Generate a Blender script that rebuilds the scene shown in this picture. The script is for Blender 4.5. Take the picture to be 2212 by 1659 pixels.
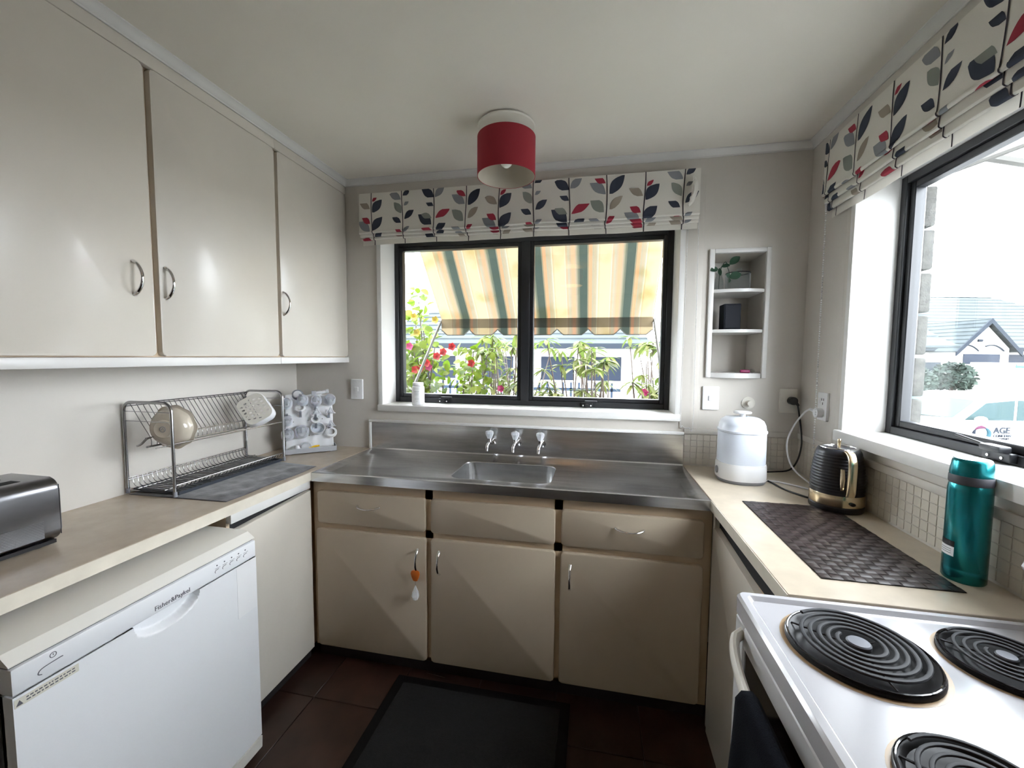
import bpy, bmesh, math, random
from mathutils import Vector, Matrix, Euler
R = math.radians
PI = math.pi
for o in list(bpy.data.objects): bpy.data.objects.remove(o)
scn = bpy.context.scene
COL = scn.collection
# ------------------------------------------------------------------ camera, sky, exposure
cam = bpy.data.cameras.new('camera'); camo = bpy.data.objects.new('camera', cam); COL.objects.link(camo)
cam.sensor_fit = 'HORIZONTAL'; cam.sensor_width = 36; cam.lens = 888.84 / 2212 * 36
cam.clip_start = .02; cam.clip_end = 300
camo.matrix_world = (Matrix.Translation((1.7362, -2.1456, 1.4319)) @ Matrix.Rotation(R(11.308), 4, 'Z') @
                     Matrix.Rotation(R(-3.823), 4, 'X') @ Matrix.Rotation(R(-.432), 4, 'Y') @ Matrix.Rotation(R(90), 4, 'X'))
scn.camera = camo
w = bpy.data.worlds.new('world'); scn.world = w; w.use_nodes = True
bg = w.node_tree.nodes['Background']; bg.inputs[0].default_value = (.905, .94, 1.0, 1); bg.inputs[1].default_value = 9.0
vs = scn.view_settings; vs.view_transform = 'Standard'; vs.look = 'None'; vs.gamma = 1; vs.use_curve_mapping = False
vs.exposure = 1.6
RW, CZ, H, XL, XR, D = 2.685, 2.402, .9, .481, 2.175, .52      # room width, ceiling, bench height, bench edges, bench depth
# ------------------------------------------------------------------ materials
MATS = {}
def M(name, base, rough=.5, metal=0., noise=None, bump=None, coat=0., spec=.5, alpha=None, sheen=0., trans=None, stretch=None, rnd=0.):
    m = bpy.data.materials.new(name); m.use_nodes = True; nt = m.node_tree; N = nt.nodes; L = nt.links
    p = N['Principled BSDF']; out = N['Material Output']
    p.inputs['Base Color'].default_value = (*base, 1); p.inputs['Roughness'].default_value = rough
    p.inputs['Metallic'].default_value = metal; p.inputs['Specular IOR Level'].default_value = spec
    p.inputs['Coat Weight'].default_value = coat; p.inputs['Coat Roughness'].default_value = .08
    if sheen: p.inputs['Sheen Weight'].default_value = sheen
    co = N.new('ShaderNodeTexCoord'); src = co.outputs['Object']
    if stretch:
        mp = N.new('ShaderNodeMapping'); mp.inputs['Scale'].default_value = stretch; L.new(src, mp.inputs[0]); src = mp.outputs[0]
    col = None
    if noise:
        sc, am = noise[:2]
        n = N.new('ShaderNodeTexNoise'); n.inputs['Scale'].default_value = sc; n.inputs['Detail'].default_value = 5; L.new(src, n.inputs['Vector'])
        mx = N.new('ShaderNodeMix'); mx.data_type = 'RGBA'
        mx.inputs['A'].default_value = (*[c*(1-am) for c in base], 1); b2 = noise[2] if len(noise) > 2 else [min(1, c*(1+am)) for c in base]
        mx.inputs['B'].default_value = (*b2, 1)
        cr = N.new('ShaderNodeMapRange'); cr.inputs[1].default_value = .3; cr.inputs[2].default_value = .7
        L.new(n.outputs['Fac'], cr.inputs[0]); L.new(cr.outputs[0], mx.inputs['Factor']); col = mx.outputs['Result']
    if rnd:
        oi = N.new('ShaderNodeObjectInfo'); hs = N.new('ShaderNodeHueSaturation')
        mr = N.new('ShaderNodeMapRange'); mr.inputs[3].default_value = 1-rnd; mr.inputs[4].default_value = 1+rnd
        L.new(oi.outputs['Random'], mr.inputs[0]); L.new(mr.outputs[0], hs.inputs['Value'])
        if col: L.new(col, hs.inputs['Color'])
        else: hs.inputs['Color'].default_value = (*base, 1)
        col = hs.outputs[0]
    if col: L.new(col, p.inputs['Base Color'])
    if bump:
        n2 = N.new('ShaderNodeTexNoise'); n2.inputs['Scale'].default_value = bump[0]; n2.inputs['Detail'].default_value = 4; L.new(src, n2.inputs['Vector'])
        bp = N.new('ShaderNodeBump'); bp.inputs['Strength'].default_value = bump[1]; bp.inputs['Distance'].default_value = .002
        L.new(n2.outputs['Fac'], bp.inputs['Height']); L.new(bp.outputs[0], p.inputs['Normal'])
    sh = p.outputs[0]
    if trans:                                   # thin cloth lets light through
        t = N.new('ShaderNodeBsdfTranslucent'); t.inputs[0].default_value = (*trans[1], 1)
        if col and len(trans) < 3: L.new(col, t.inputs[0])
        ms = N.new('ShaderNodeMixShader'); ms.inputs[0].default_value = trans[0]; L.new(sh, ms.inputs[1]); L.new(t.outputs[0], ms.inputs[2]); sh = ms.outputs[0]
    if alpha is not None:                       # see-through plastic or glass: straight-through light, gloss at grazing angles
        tr = N.new('ShaderNodeBsdfTransparent'); tr.inputs[0].default_value = (*alpha[1], 1)
        lw = N.new('ShaderNodeLayerWeight'); lw.inputs[0].default_value = .5
        pw = N.new('ShaderNodeMath'); pw.operation = 'POWER'; pw.inputs[1].default_value = alpha[2]; L.new(lw.outputs['Facing'], pw.inputs[0])
        ma = N.new('ShaderNodeMath'); ma.operation = 'MULTIPLY_ADD'; ma.inputs[1].default_value = .9-alpha[0]; ma.inputs[2].default_value = alpha[0]; L.new(pw.outputs[0], ma.inputs[0])
        ms = N.new('ShaderNodeMixShader'); L.new(ma.outputs[0], ms.inputs[0]); L.new(tr.outputs[0], ms.inputs[1]); L.new(sh, ms.inputs[2]); sh = ms.outputs[0]
    L.new(sh, out.inputs[0])
    MATS[name] = m
    return m
M('wall_paint', (.60, .565, .515), .55, noise=(3, .03), bump=(180, .05))
M('ceiling_paint', (.78, .74, .665), .7, noise=(2, .03), bump=(150, .04))
M('white_paint', (.72, .71, .69), .35, noise=(6, .02))
M('cream_door', (.66, .615, .545), .3, noise=(4, .03), bump=(220, .04), coat=.15)
M('cream_door_shaded', (.52, .44, .335), .35, noise=(4, .03), bump=(220, .04), coat=.1)  # door cream again, with dimmer warm bounce light put into the colour
M('cream_frame', (.60, .47, .33), .45, noise=(5, .05))  # yellowish cream, its shade and warm bounce painted in as a tanner tone
M('dark_gap', (.012, .012, .014), .9)
M('toe_black', (.018, .017, .018), .5)
M('laminate', (.54, .47, .37), .28, noise=(14, .09), bump=(300, .02))
M('laminate_tan', (.48, .40, .315), .25, noise=(14, .08), bump=(300, .02))
M('laminate_edge_lit', (.66, .61, .52), .35, noise=(16, .07))  # same laminate as the bench tops, window light painted in as a paler tone
M('steel', (.62, .62, .62), .2, 1, noise=(9, .12), bump=(60, .012), stretch=(.6, 6, 6))
def uneven(m, lo, hi, sc):
    N = m.node_tree.nodes; n = N.new('ShaderNodeTexNoise'); n.inputs['Scale'].default_value = sc; n.inputs['Detail'].default_value = 6; mr = N.new('ShaderNodeMapRange'); mr.inputs[1].default_value = .35; mr.inputs[2].default_value = .7; mr.inputs[3].default_value = lo; mr.inputs[4].default_value = hi
    c = N.new('ShaderNodeTexCoord'); L = m.node_tree.links; L.new(c.outputs['Object'], n.inputs['Vector']); L.new(n.outputs['Fac'], mr.inputs[0]); L.new(mr.outputs[0], N['Principled BSDF'].inputs['Roughness'])
uneven(MATS['steel'], .20, .27, 3)
M('chrome', (.78, .78, .79), .07, 1)
M('rack_steel', (.42, .42, .43), .22, 1)
M('dark_steel', (.20, .20, .21), .28, 1, noise=(30, .08), stretch=(8, .4, 1))
M('black_metal', (.014, .015, .018), .38)
M('floor_brown', (.030, .0145, .010), .38, noise=(7, .45), bump=(25, .1), rnd=.28)
M('floor_base', (.012, .008, .006), .8)
M('rug_black', (.0045, .0045, .005), .95, noise=(90, .4), bump=(400, .8))
M('rug_edge', (.003, .003, .0035), .7, spec=.2)
M('blind_cloth', (.74, .71, .65), .85, bump=(500, .25), trans=(.12, (.74, .71, .65), 1))
for n, c in dict(navy=(.030, .038, .062), grey=(.23, .24, .26), sage=(.23, .25, .22), taupe=(.31, .265, .215), red=(.33, .025, .05), stem=(.022, .014, .026)).items():
    M('print_'+n, c, .85)
M('shade_red', (.33, .019, .032), .8, bump=(600, .3))
M('shade_lining', (.55, .50, .42), .7)
M('bulb', (.85, .84, .8), .2)
M('white_plastic', (.78, .78, .79), .3)
M('off_white_plastic', (.70, .70, .70), .35)
M('cream_plastic', (.68, .65, .58), .35)
M('black_plastic', (.012, .012, .014), .3)
M('grey_plastic', (.23, .24, .27), .4)
M('grey_light', (.46, .47, .50), .4)
M('tray_slate', (.035, .042, .055), .35)
M('drying_cloth', (.085, .082, .09), .95, noise=(22, .45), bump=(60, .9), sheen=.3)
M('clear_plastic', (.85, .87, .92), .12, alpha=(.20, (.95, .96, .98), 1.8))
M('frosted', (.76, .80, .87), .32, alpha=(.72, (.88, .91, .96), 1.5))
M('clear_glass', (.85, .9, .9), .03, alpha=(.045, (.97, .98, .98), 4.5))
M('window_glass', (.9, .95, .95), .0, alpha=(.045, (.97, .985, .985), 4.0), spec=1, metal=1)
M('crystal', (.88, .9, .92), .05, alpha=(.35, (.9, .92, .95), 1.2))
M('kettle_black', (.010, .011, .016), .32)
M('gold', (.74, .61, .41), .2, 1)
M('teal_metal', (.006, .20, .225), .26, .85, coat=.3)
M('dark_rubber', (.045, .045, .055), .5)
M('woven', (.030, .020, .019), .38, noise=(60, .3), rnd=.25)
M('woven_base', (.012, .009, .009), .7)
M('enamel', (.55, .55, .58), .16, coat=.4)
M('enamel_stain', (.50, .36, .22), .3)
M('coil', (.045, .047, .052), .6, spec=.25)
M('coil_cap', (.12, .125, .14), .5, .5)
M('drip_black', (.004, .004, .005), .42, spec=.22)
M('oven_glass', (.01, .01, .012), .08)
M('towel_navy', (.006, .0075, .012), .95, bump=(500, .6), spec=.1)
M('appliance_white', (.74, .75, .77), .3)
M('appliance_cream', (.72, .70, .65), .35)
M('print_grey', (.16, .16, .18), .6) if 'print_grey' not in MATS else None
M('ink', (.10, .10, .12), .6)
M('sticker', (.60, .58, .50), .5)
M('leaf_dark', (.018, .055, .03), .4)
M('bowl_cream', (.56, .50, .41), .22, coat=.4)
M('pink', (.34, .035, .13), .35)
M('orange', (.85, .20, .03), .45)
M('yellow', (.85, .52, .02), .4)
M('speaker', (.008, .010, .016), .6, spec=.2)
M('paper', (.85, .86, .88), .6)
M('tile_paint', (.62, .575, .50), .45, rnd=.015)
# outdoors
M('lawn', (.07, .08, .05), .9, noise=(1.5, .3))
M('concrete', (.16, .16, .155), .9, noise=(2, .12))
M('leaf_lime', (.060, .125, .008), .6, trans=(.35, (.085, .16, .008), 1), noise=(9, .45, (.15, .16, .015)), spec=.2)
M('leaf_green', (.050, .085, .022), .6, trans=(.35, (.08, .12, .025), 1), noise=(9, .5, (.16, .15, .04)), spec=.2)
M('leaf_hedge', (.010, .020, .016), .7, noise=(.8, .5, (.03, .045, .035)), spec=.15)
M('bark', (.075, .055, .045), .9)
M('petal_red', (.28, .012, .014), .5, trans=(.3, (.3, .012, .012), 1))
M('petal_pink', (.26, .012, .08), .5)
M('petal_yellow', (.26, .19, .012), .5)
M('roof_tile', (.030, .036, .038), .9, noise=(1, .12), spec=.1)
M('house_white', (.42, .41, .39), .8)
M('house_window', (.009, .013, .022), .5, spec=.1)
M('fascia', (.014, .018, .024), .8, spec=.1)
M('railing', (.014, .022, .036), .8, spec=.1)
M('block_stone', (.046, .044, .040), .95, noise=(60, .45), bump=(90, .9), spec=.1)
M('mortar', (.055, .054, .052), .95, spec=.1)
M('van_white', (.40, .40, .40), .3)
M('van_glass', (.020, .038, .040), .5, spec=.1)
M('tyre', (.02, .02, .02), .8)
M('teal_sign', (.01, .09, .10), .4)
M('logo_cyan', (.010, .040, .052), .8, spec=.1)
M('logo_magenta', (.050, .010, .028), .8, spec=.1)
M('logo_grey', (.006, .008, .013), .8, spec=.1)
M('arm_white', (.085, .082, .075), .5, spec=.2)

def awning_material():
    m = bpy.data.materials.new('awning_cloth'); m.use_nodes = True; nt = m.node_tree; N = nt.nodes; L = nt.links
    co = N.new('ShaderNodeTexCoord'); sp = N.new('ShaderNodeSeparateXYZ'); L.new(co.outputs['Object'], sp.inputs[0])
    a = N.new('ShaderNodeMath'); a.operation = 'MULTIPLY_ADD'; a.inputs[1].default_value = 1/.286; a.inputs[2].default_value = 10.06; L.new(sp.outputs[0], a.inputs[0])
    f = N.new('ShaderNodeMath'); f.operation = 'FRACT'; L.new(a.outputs[0], f.inputs[0])
    cr = N.new('ShaderNodeValToRGB'); L.new(f.outputs[0], cr.inputs[0]); r = cr.color_ramp; r.interpolation = 'CONSTANT'
    stops = [(0, (.055, .075, .06)), (.17, (.22, .19, .12)), (.20, (.50, .26, .14)), (.27, (.32, .28, .19)), (.31, (.36, .29, .19)), (.36, (.36, .33, .24)), (.39, (.60, .52, .34)), (.405, (.46, .34, .21)), (.44, (.52, .41, .25)),
             (.68, (.62, .55, .37)), (.695, (.42, .31, .20)), (.74, (.36, .33, .24)), (.78, (.38, .30, .20)), (.82, (.52, .29, .17)), (.90, (.36, .28, .19)), (.93, (.24, .22, .15)), (.96, (.13, .14, .10))]
    while len(r.elements) < len(stops): r.elements.new(.5)
    for e, (p, c) in zip(r.elements, stops): e.position = p; e.color = (*c, 1)
    n = N.new('ShaderNodeTexNoise'); n.inputs['Scale'].default_value = 5; n.inputs['Detail'].default_value = 8; L.new(co.outputs['Object'], n.inputs['Vector'])
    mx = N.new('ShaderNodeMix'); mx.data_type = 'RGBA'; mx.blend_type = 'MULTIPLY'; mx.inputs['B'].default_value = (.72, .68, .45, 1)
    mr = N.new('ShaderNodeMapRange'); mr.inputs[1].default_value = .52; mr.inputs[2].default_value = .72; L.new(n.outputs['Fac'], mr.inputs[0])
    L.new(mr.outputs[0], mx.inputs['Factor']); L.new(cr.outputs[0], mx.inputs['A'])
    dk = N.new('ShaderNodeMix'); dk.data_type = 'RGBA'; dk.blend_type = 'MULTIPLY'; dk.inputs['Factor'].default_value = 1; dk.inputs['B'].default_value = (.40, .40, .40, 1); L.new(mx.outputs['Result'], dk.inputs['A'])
    p = N['Principled BSDF']; p.inputs['Roughness'].default_value = .9; L.new(dk.outputs['Result'], p.inputs['Base Color'])
    t = N.new('ShaderNodeBsdfTranslucent'); L.new(dk.outputs['Result'], t.inputs[0])
    ms = N.new('ShaderNodeMixShader'); ms.inputs[0].default_value = .30; L.new(p.outputs[0], ms.inputs[1]); L.new(t.outputs[0], ms.inputs[2])
    L.new(ms.outputs[0], N['Material Output'].inputs[0]); MATS['awning_cloth'] = m
awning_material()
def toaster_material():
    m = M('toaster_dots', (.20, .20, .21), .3, 1); nt = m.node_tree; N = nt.nodes; L = nt.links
    co = N.new('ShaderNodeTexCoord'); mp = N.new('ShaderNodeMapping'); mp.inputs['Rotation'].default_value = (R(45), 0, 0); mp.inputs['Scale'].default_value = (1, 190, 190); L.new(co.outputs['Object'], mp.inputs[0])
    v = N.new('ShaderNodeTexVoronoi'); v.voronoi_dimensions = '3D'; v.inputs['Randomness'].default_value = 0; v.inputs['Scale'].default_value = 1; L.new(mp.outputs[0], v.inputs['Vector'])
    bp = N.new('ShaderNodeBump'); bp.inputs['Strength'].default_value = .5; bp.inputs['Distance'].default_value = .001; L.new(v.outputs['Distance'], bp.inputs['Height']); L.new(bp.outputs[0], N['Principled BSDF'].inputs['Normal'])
toaster_material()
def emit(name, c, s):
    m = bpy.data.materials.new(name); m.use_nodes = True; N = m.node_tree.nodes
    e = N.new('ShaderNodeEmission'); e.inputs[0].default_value = (*c, 1); e.inputs[1].default_value = s; m.node_tree.links.new(e.outputs[0], N['Material Output'].inputs[0]); MATS[name] = m
emit('lit_bulb', (1, .55, .22), 20)

# ------------------------------------------------------------------ geometry helpers
def B(): return bmesh.new()
def box(bm, x0, x1, y0, y1, z0, z1, bev=0, seg=2):
    if x0 > x1: x0, x1 = x1, x0
    if y0 > y1: y0, y1 = y1, y0
    if z0 > z1: z0, z1 = z1, z0
    vs_ = [bm.verts.new(p) for p in ((x0,y0,z0),(x1,y0,z0),(x1,y1,z0),(x0,y1,z0),(x0,y0,z1),(x1,y0,z1),(x1,y1,z1),(x0,y1,z1))]
    fs = [bm.faces.new([vs_[i] for i in f]) for f in ((3,2,1,0),(4,5,6,7),(0,1,5,4),(1,2,6,5),(2,3,7,6),(3,0,4,7))]
    if bev:
        es = list({e for f in fs for e in f.edges})
        bmesh.ops.bevel(bm, geom=es, offset=bev, segments=seg, affect='EDGES', profile=.5)
    return bm
def rrect(x0, x1, y0, y1, r, n=5):
    pts = []
    for cx, cy, a in ((x1-r, y1-r, 0), (x0+r, y1-r, 90), (x0+r, y0+r, 180), (x1-r, y0+r, 270)):
        for i in range(n+1):
            t = R(a + 90*i/n); pts.append((cx + r*math.cos(t), cy + r*math.sin(t)))
    return pts
def mapax(ax):
    return {'z': lambda a, b, c: (a, b, c), 'y': lambda a, b, c: (a, c, b), 'x': lambda a, b, c: (c, a, b)}[ax]
def prism(bm, poly, ax, c0, c1, bev=0, both=False, seg=2):
    f = mapax(ax)
    v0 = [bm.verts.new(f(a, b, c0)) for a, b in poly]; v1 = [bm.verts.new(f(a, b, c1)) for a, b in poly]
    f0 = bm.faces.new(v0); f1 = bm.faces.new(v1); n = len(poly)
    for i in range(n): bm.faces.new((v0[i], v0[(i+1) % n], v1[(i+1) % n], v1[i]))
    if bev:
        es = list(f1.edges) + (list(f0.edges) if both else [])
        bmesh.ops.bevel(bm, geom=es, offset=bev, segments=seg, affect='EDGES', profile=.5)
    return bm
def lathe(bm, prof, n=28, c=(0, 0, 0), sx=1, sy=1, p=2.0):
    rings = []
    for r, z in prof:
        if r < 1e-6: rings.append([bm.verts.new((c[0], c[1], c[2]+z))])
        else:
            ring = []
            for i in range(n):
                t = 2*PI*i/n; ct, st = math.cos(t), math.sin(t)
                if p != 2: k = (abs(ct)**p + abs(st)**p)**(-1/p); ct *= k; st *= k
                ring.append(bm.verts.new((c[0]+r*sx*ct, c[1]+r*sy*st, c[2]+z)))
            rings.append(ring)
    for a, b in zip(rings, rings[1:]):
        if len(a) == 1 and len(b) == 1: continue
        if len(a) == 1:
            for i in range(n): bm.faces.new((a[0], b[(i+1) % n], b[i]))
        elif len(b) == 1:
            for i in range(n): bm.faces.new((a[i], a[(i+1) % n], b[0]))
        else:
            for i in range(n): bm.faces.new((a[i], a[(i+1) % n], b[(i+1) % n], b[i]))
    return bm
def tube(bm, pts, r, n=8, closed=False, flat=1.0):
    pts = [Vector(p) for p in pts]; m = len(pts); rr = r if isinstance(r, (list, tuple)) else [r]*m
    def tan(i):
        a = pts[(i-1) % m] if closed or i > 0 else pts[i]; b = pts[(i+1) % m] if closed or i < m-1 else pts[i]
        return (b-a).normalized()
    t = tan(0); u = t.cross(Vector((0, 0, 1)))
    if u.length < 1e-3: u = t.cross(Vector((1, 0, 0)))
    u.normalize(); rings = []
    for i in range(m):
        t = tan(i); u = (u - t*u.dot(t)); u.normalize(); v = t.cross(u)
        rings.append([bm.verts.new(pts[i] + rr[i]*(math.cos(2*PI*k/n)*u + flat*math.sin(2*PI*k/n)*v)) for k in range(n)])
    for i in range(m if closed else m-1):
        a, b = rings[i], rings[(i+1) % m]
        for k in range(n): bm.faces.new((a[k], a[(k+1) % n], b[(k+1) % n], b[k]))
    if not closed: bm.faces.new(rings[0][::-1]); bm.faces.new(rings[-1])
    return bm
def cyl(bm, p0, p1, r, n=20): return tube(bm, [p0, p1], r, n)
def arc(p0, p1, out, n=10, pw=1.0):
    p0, p1, out = Vector(p0), Vector(p1), Vector(out)
    return [p0.lerp(p1, i/n) + out*(1-abs(2*i/n-1)**2)**pw for i in range(n+1)]
def smoothpath(pts, k=6):
    pts = [Vector(p) for p in pts]; q = [pts[0]] + pts + [pts[-1]]; res = []
    for i in range(len(pts)-1):
        a, b, c, d = q[i:i+4]
        for j in range(k):
            t = j/k; res.append(.5*((2*b) + (c-a)*t + (2*a-5*b+4*c-d)*t*t + (3*b-a-3*c+d)*t**3))
    return res + [pts[-1]]
def ball(bm, c, r, n=10, sc=(1, 1, 1)):
    res = bmesh.ops.create_uvsphere(bm, u_segments=n, v_segments=max(4, n//2+1), radius=r)
    for v in res['verts']: v.co = Vector((v.co.x*sc[0]+c[0], v.co.y*sc[1]+c[1], v.co.z*sc[2]+c[2]))
    return bm
def sheet(bm, f, nu, nv):
    g = [[bm.verts.new(f(i/nu, j/nv)) for j in range(nv+1)] for i in range(nu+1)]
    for i in range(nu):
        for j in range(nv): bm.faces.new((g[i][j], g[i+1][j], g[i+1][j+1], g[i][j+1]))
    return bm
def wloc(o):
    v = Vector((0, 0, 0))
    while o: v += o.location; o = o.parent
    return v
def mk(name, bm, mat, parent=None, local=False, ang=38, flat=False, kind=None, label=None):
    bmesh.ops.recalc_face_normals(bm, faces=bm.faces)
    if parent is not None and not local: bmesh.ops.translate(bm, verts=bm.verts, vec=-wloc(parent))
    if not flat:
        for f in bm.faces: f.smooth = True
        for e in bm.edges:
            if len(e.link_faces) == 2 and e.calc_face_angle(0) > R(ang): e.smooth = False
    me = bpy.data.meshes.new(name); bm.to_mesh(me); bm.free()
    o = bpy.data.objects.new(name, me); COL.objects.link(o); o.parent = parent
    for m in (mat if isinstance(mat, (list, tuple)) else [mat]): me.materials.append(MATS[m])
    if kind: o['kind'] = kind
    if label: o['label'] = label
    return o
def thing(name, label, cat, loc=(0, 0, 0), rotz=0, group=None, kind=None):
    o = bpy.data.objects.new(name, None); COL.objects.link(o); o.empty_display_size = .05
    o.location = loc; o.rotation_euler = (0, 0, rotz)
    if kind: o['kind'] = kind
    if label: o['label'] = label
    if cat: o['category'] = cat
    if group: o['group'] = group
    return o
def tag(o, label, cat, group=None):
    o['label'] = label; o['category'] = cat
    if group: o['group'] = group
    return o
def struct(name, bm, mat, parent=None, **k):
    k.setdefault('flat', name.startswith(('wall', 'floor', 'ceiling')))
    o = mk(name, bm, mat, parent, **k)
    if parent is None: o['kind'] = 'structure'
    return o
def dup(o, parent, loc=None, rot=None):
    c = o.copy(); COL.objects.link(c); c.parent = parent
    if loc is not None: c.location = loc
    if rot is not None: c.rotation_euler = rot
    return c
def dup_tree(o, loc, rot=None):
    c = dup(o, None, loc, rot)
    for ch in [k for k in bpy.data.objects if k.parent == o]:
        cc = dup(ch, c)
        for g in [k for k in bpy.data.objects if k.parent == ch]: dup(g, cc)
    return c
def text(name, body, size, mat, parent, mw, ext=.0004, align='LEFT'):
    cu = bpy.data.curves.new(name, 'FONT'); cu.body = body; cu.size = size; cu.extrude = ext; cu.align_x = align; cu.resolution_u = 3; cu.offset = size*.02 if ext > .001 else 0
    t = bpy.data.objects.new(name, cu); COL.objects.link(t)
    me = bpy.data.meshes.new_from_object(t); bpy.data.objects.remove(t); me.materials.clear(); me.materials.append(MATS[mat])
    o = bpy.data.objects.new(name, me); COL.objects.link(o); o.parent = parent
    o.matrix_local = Matrix.Translation(-wloc(parent)) @ mw if parent is not None else mw
    return o
def frame(x, y, z, loc):                       # matrix from axes
    m = Matrix((x, y, z)).transposed().to_4x4(); m.translation = loc
    return m
rng = random.Random(7)

# ------------------------------------------------------------------ the room
YB = -4.1
bm = B(); box(bm, -.15, RW+.25, YB-.15, .25, -.12, -.006); floor = struct('floor', bm, 'floor_base')
bm = B(); box(bm, -.1645, .1645, -.1645, .1645, -.006, 0, .0012, 1); t0 = mk('floor_tile', bm, 'floor_brown', floor)
first = True
for i in range(-1, 9):
    for j in range(0, 13):
        x = .61 + .332*(i-.5) - .332; y = -.372 - .332*(j-.5)
        if x < 0 or x > RW+.1 or y < YB: continue
        if first: t0.location = (x, y, 0); first = False
        else: dup(t0, floor, (x, y, 0))
def wallbits(bm, ax, c0, c1, a0, a1, b0, b1, holes):
    """solid wall slab with rectangular holes (a = along, b = z)"""
    As = sorted({a0, a1, *[h[0] for h in holes], *[h[1] for h in holes]}); Bs = sorted({b0, b1, *[h[2] for h in holes], *[h[3] for h in holes]})
    for i in range(len(As)-1):
        for j in range(len(Bs)-1):
            ma, mb = (As[i]+As[i+1])/2, (Bs[j]+Bs[j+1])/2
            if any(h[0] < ma < h[1] and h[2] < mb < h[3] for h in holes): continue
            if ax == 'y': box(bm, As[i], As[i+1], c0, c1, Bs[j], Bs[j+1])
            else: box(bm, c0, c1, As[i], As[i+1], Bs[j], Bs[j+1])
    bmesh.ops.remove_doubles(bm, verts=bm.verts, dist=1e-5)
    cen = {}
    for f in list(bm.faces):
        k = tuple(round(x, 4) for x in f.calc_center_median()); cen.setdefault(k, []).append(f)
    bmesh.ops.delete(bm, geom=[f for l in cen.values() if len(l) > 1 for f in l], context='FACES_ONLY')
    return bm
W1 = (.535, 2.153, 1.121, 2.125)           # back window opening
NI = (2.263, 2.529, 1.338, 1.947)          # niche opening
wall_back = struct('wall_back', wallbits(B(), 'y', 0, .25, -.15, RW+.25, 0, CZ+.1, [W1, (2.275, 2.517, 1.35, 1.935)]), 'wall_paint')
W2 = (-1.325, -.335, 1.12, 2.11)
wall_right = struct('wall_right', wallbits(B(), 'x', RW, RW+.15, YB, 0, 0, CZ+.1, [W2]), 'wall_paint')
bm = B(); box(bm, -.15, 0, YB, 0, 0, CZ+.1); struct('wall_left', bm, 'wall_paint')
bm = B(); box(bm, -.15, RW+.15, YB-.15, YB, 0, CZ+.1); struct('wall_rear', bm, 'wall_paint')
bm = B(); box(bm, -.15, RW+.25, YB-.15, .25, CZ, CZ+.1); struct('ceiling', bm, 'ceiling_paint')
def cornice(bm, f):                        # stepped cove profile swept by f(a, b, t): a off the wall, b below the ceiling
    prof = [(0, 0), (.030, 0), (.030, .004), (.022, .006), (.014, .014), (.008, .022), (.004, .024), (.004, .030), (0, .030)]
    for a, b in zip(prof, prof[1:]):
        bm.faces.new([bm.verts.new(f(*p)) for p in ((a[0], a[1], 0), (b[0], b[1], 0), (b[0], b[1], 1), (a[0], a[1], 1))])
    bmesh.ops.remove_doubles(bm, verts=bm.verts, dist=1e-5)
    return bm
struct('trim_1', cornice(B(), lambda a, b, t: (.345 + (RW-.345)*t, -a, CZ-b)), 'white_paint')
struct('trim_2', cornice(B(), lambda a, b, t: (.345+a, YB*t, CZ-b)), 'white_paint')
struct('trim_3', cornice(B(), lambda a, b, t: (RW-a, YB*t, CZ-b)), 'white_paint')
# pressed square tiles, painted over, behind the right-hand bench
bm = B(); box(bm, -.0142, .0142, -.0020, 0, -.0142, .0142, .0010, 1); tb = mk('tile', bm, 'tile_paint', wall_back)
first = True
for i in range(17):
    for j in range(5):
        l = (XR+.018+.0299*i, 0, .9215+.0299*j)
        if first: tb.location = l; first = False
        else: dup(tb, wall_back, l)
bm = B(); box(bm, -.0020, 0, -.0142, .0142, -.0142, .0142, .0010, 1); tr = mk('tile', bm, 'tile_paint', wall_right)
first = True
for i in range(38):
    for j in range(5):
        l = (RW, -.019-.0299*i, .9215+.0299*j)
        if first: tr.location = l; first = False
        else: dup(tr, wall_right, l)
bm = B(); box(bm, XR, RW, -.009, 0, 1.058, 1.084, .003); box(bm, RW-.009, RW, -1.16, -.009, 1.058, 1.084, .003); struct('trim_4', bm, 'wall_paint')
bm = B(); box(bm, .474, XR, -.016, 0, 1.052, 1.068, .003); box(bm, .474, .4885, -.016, 0, .9, 1.052, .003); struct('trim_5', bm, 'white_paint')
bm = B(); box(bm, RW-.006, RW, -.335, -.30, 1.084, 2.11, .002); box(bm, 2.153, 2.235, -.006, 0, 1.084, 2.3, .002); struct('trim_6', bm, 'wall_paint')
# rough block veneer of the outer wall, seen past the right window's frame
bm = B(); box(bm, RW+.15, RW+.235, YB, -.30, -.6, 1.05); box(bm, RW+.15, RW+.235, -.30, .25, -.6, CZ+.4); box(bm, RW+.15, RW+.235, YB, -.30, 2.16, CZ+.4); box(bm, RW+.15, RW+.235, YB, -1.34, 1.05, 2.16)
veneer = struct('wall_outer', bm, 'mortar')
for k in range(9):
    bm = B(); box(bm, RW+.135, RW+.252, -.352-.006*rng.random(), .25, .985+.155*k, .985+.155*k+.143, .008, 2); mk('block', bm, 'block_stone', veneer)
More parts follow.
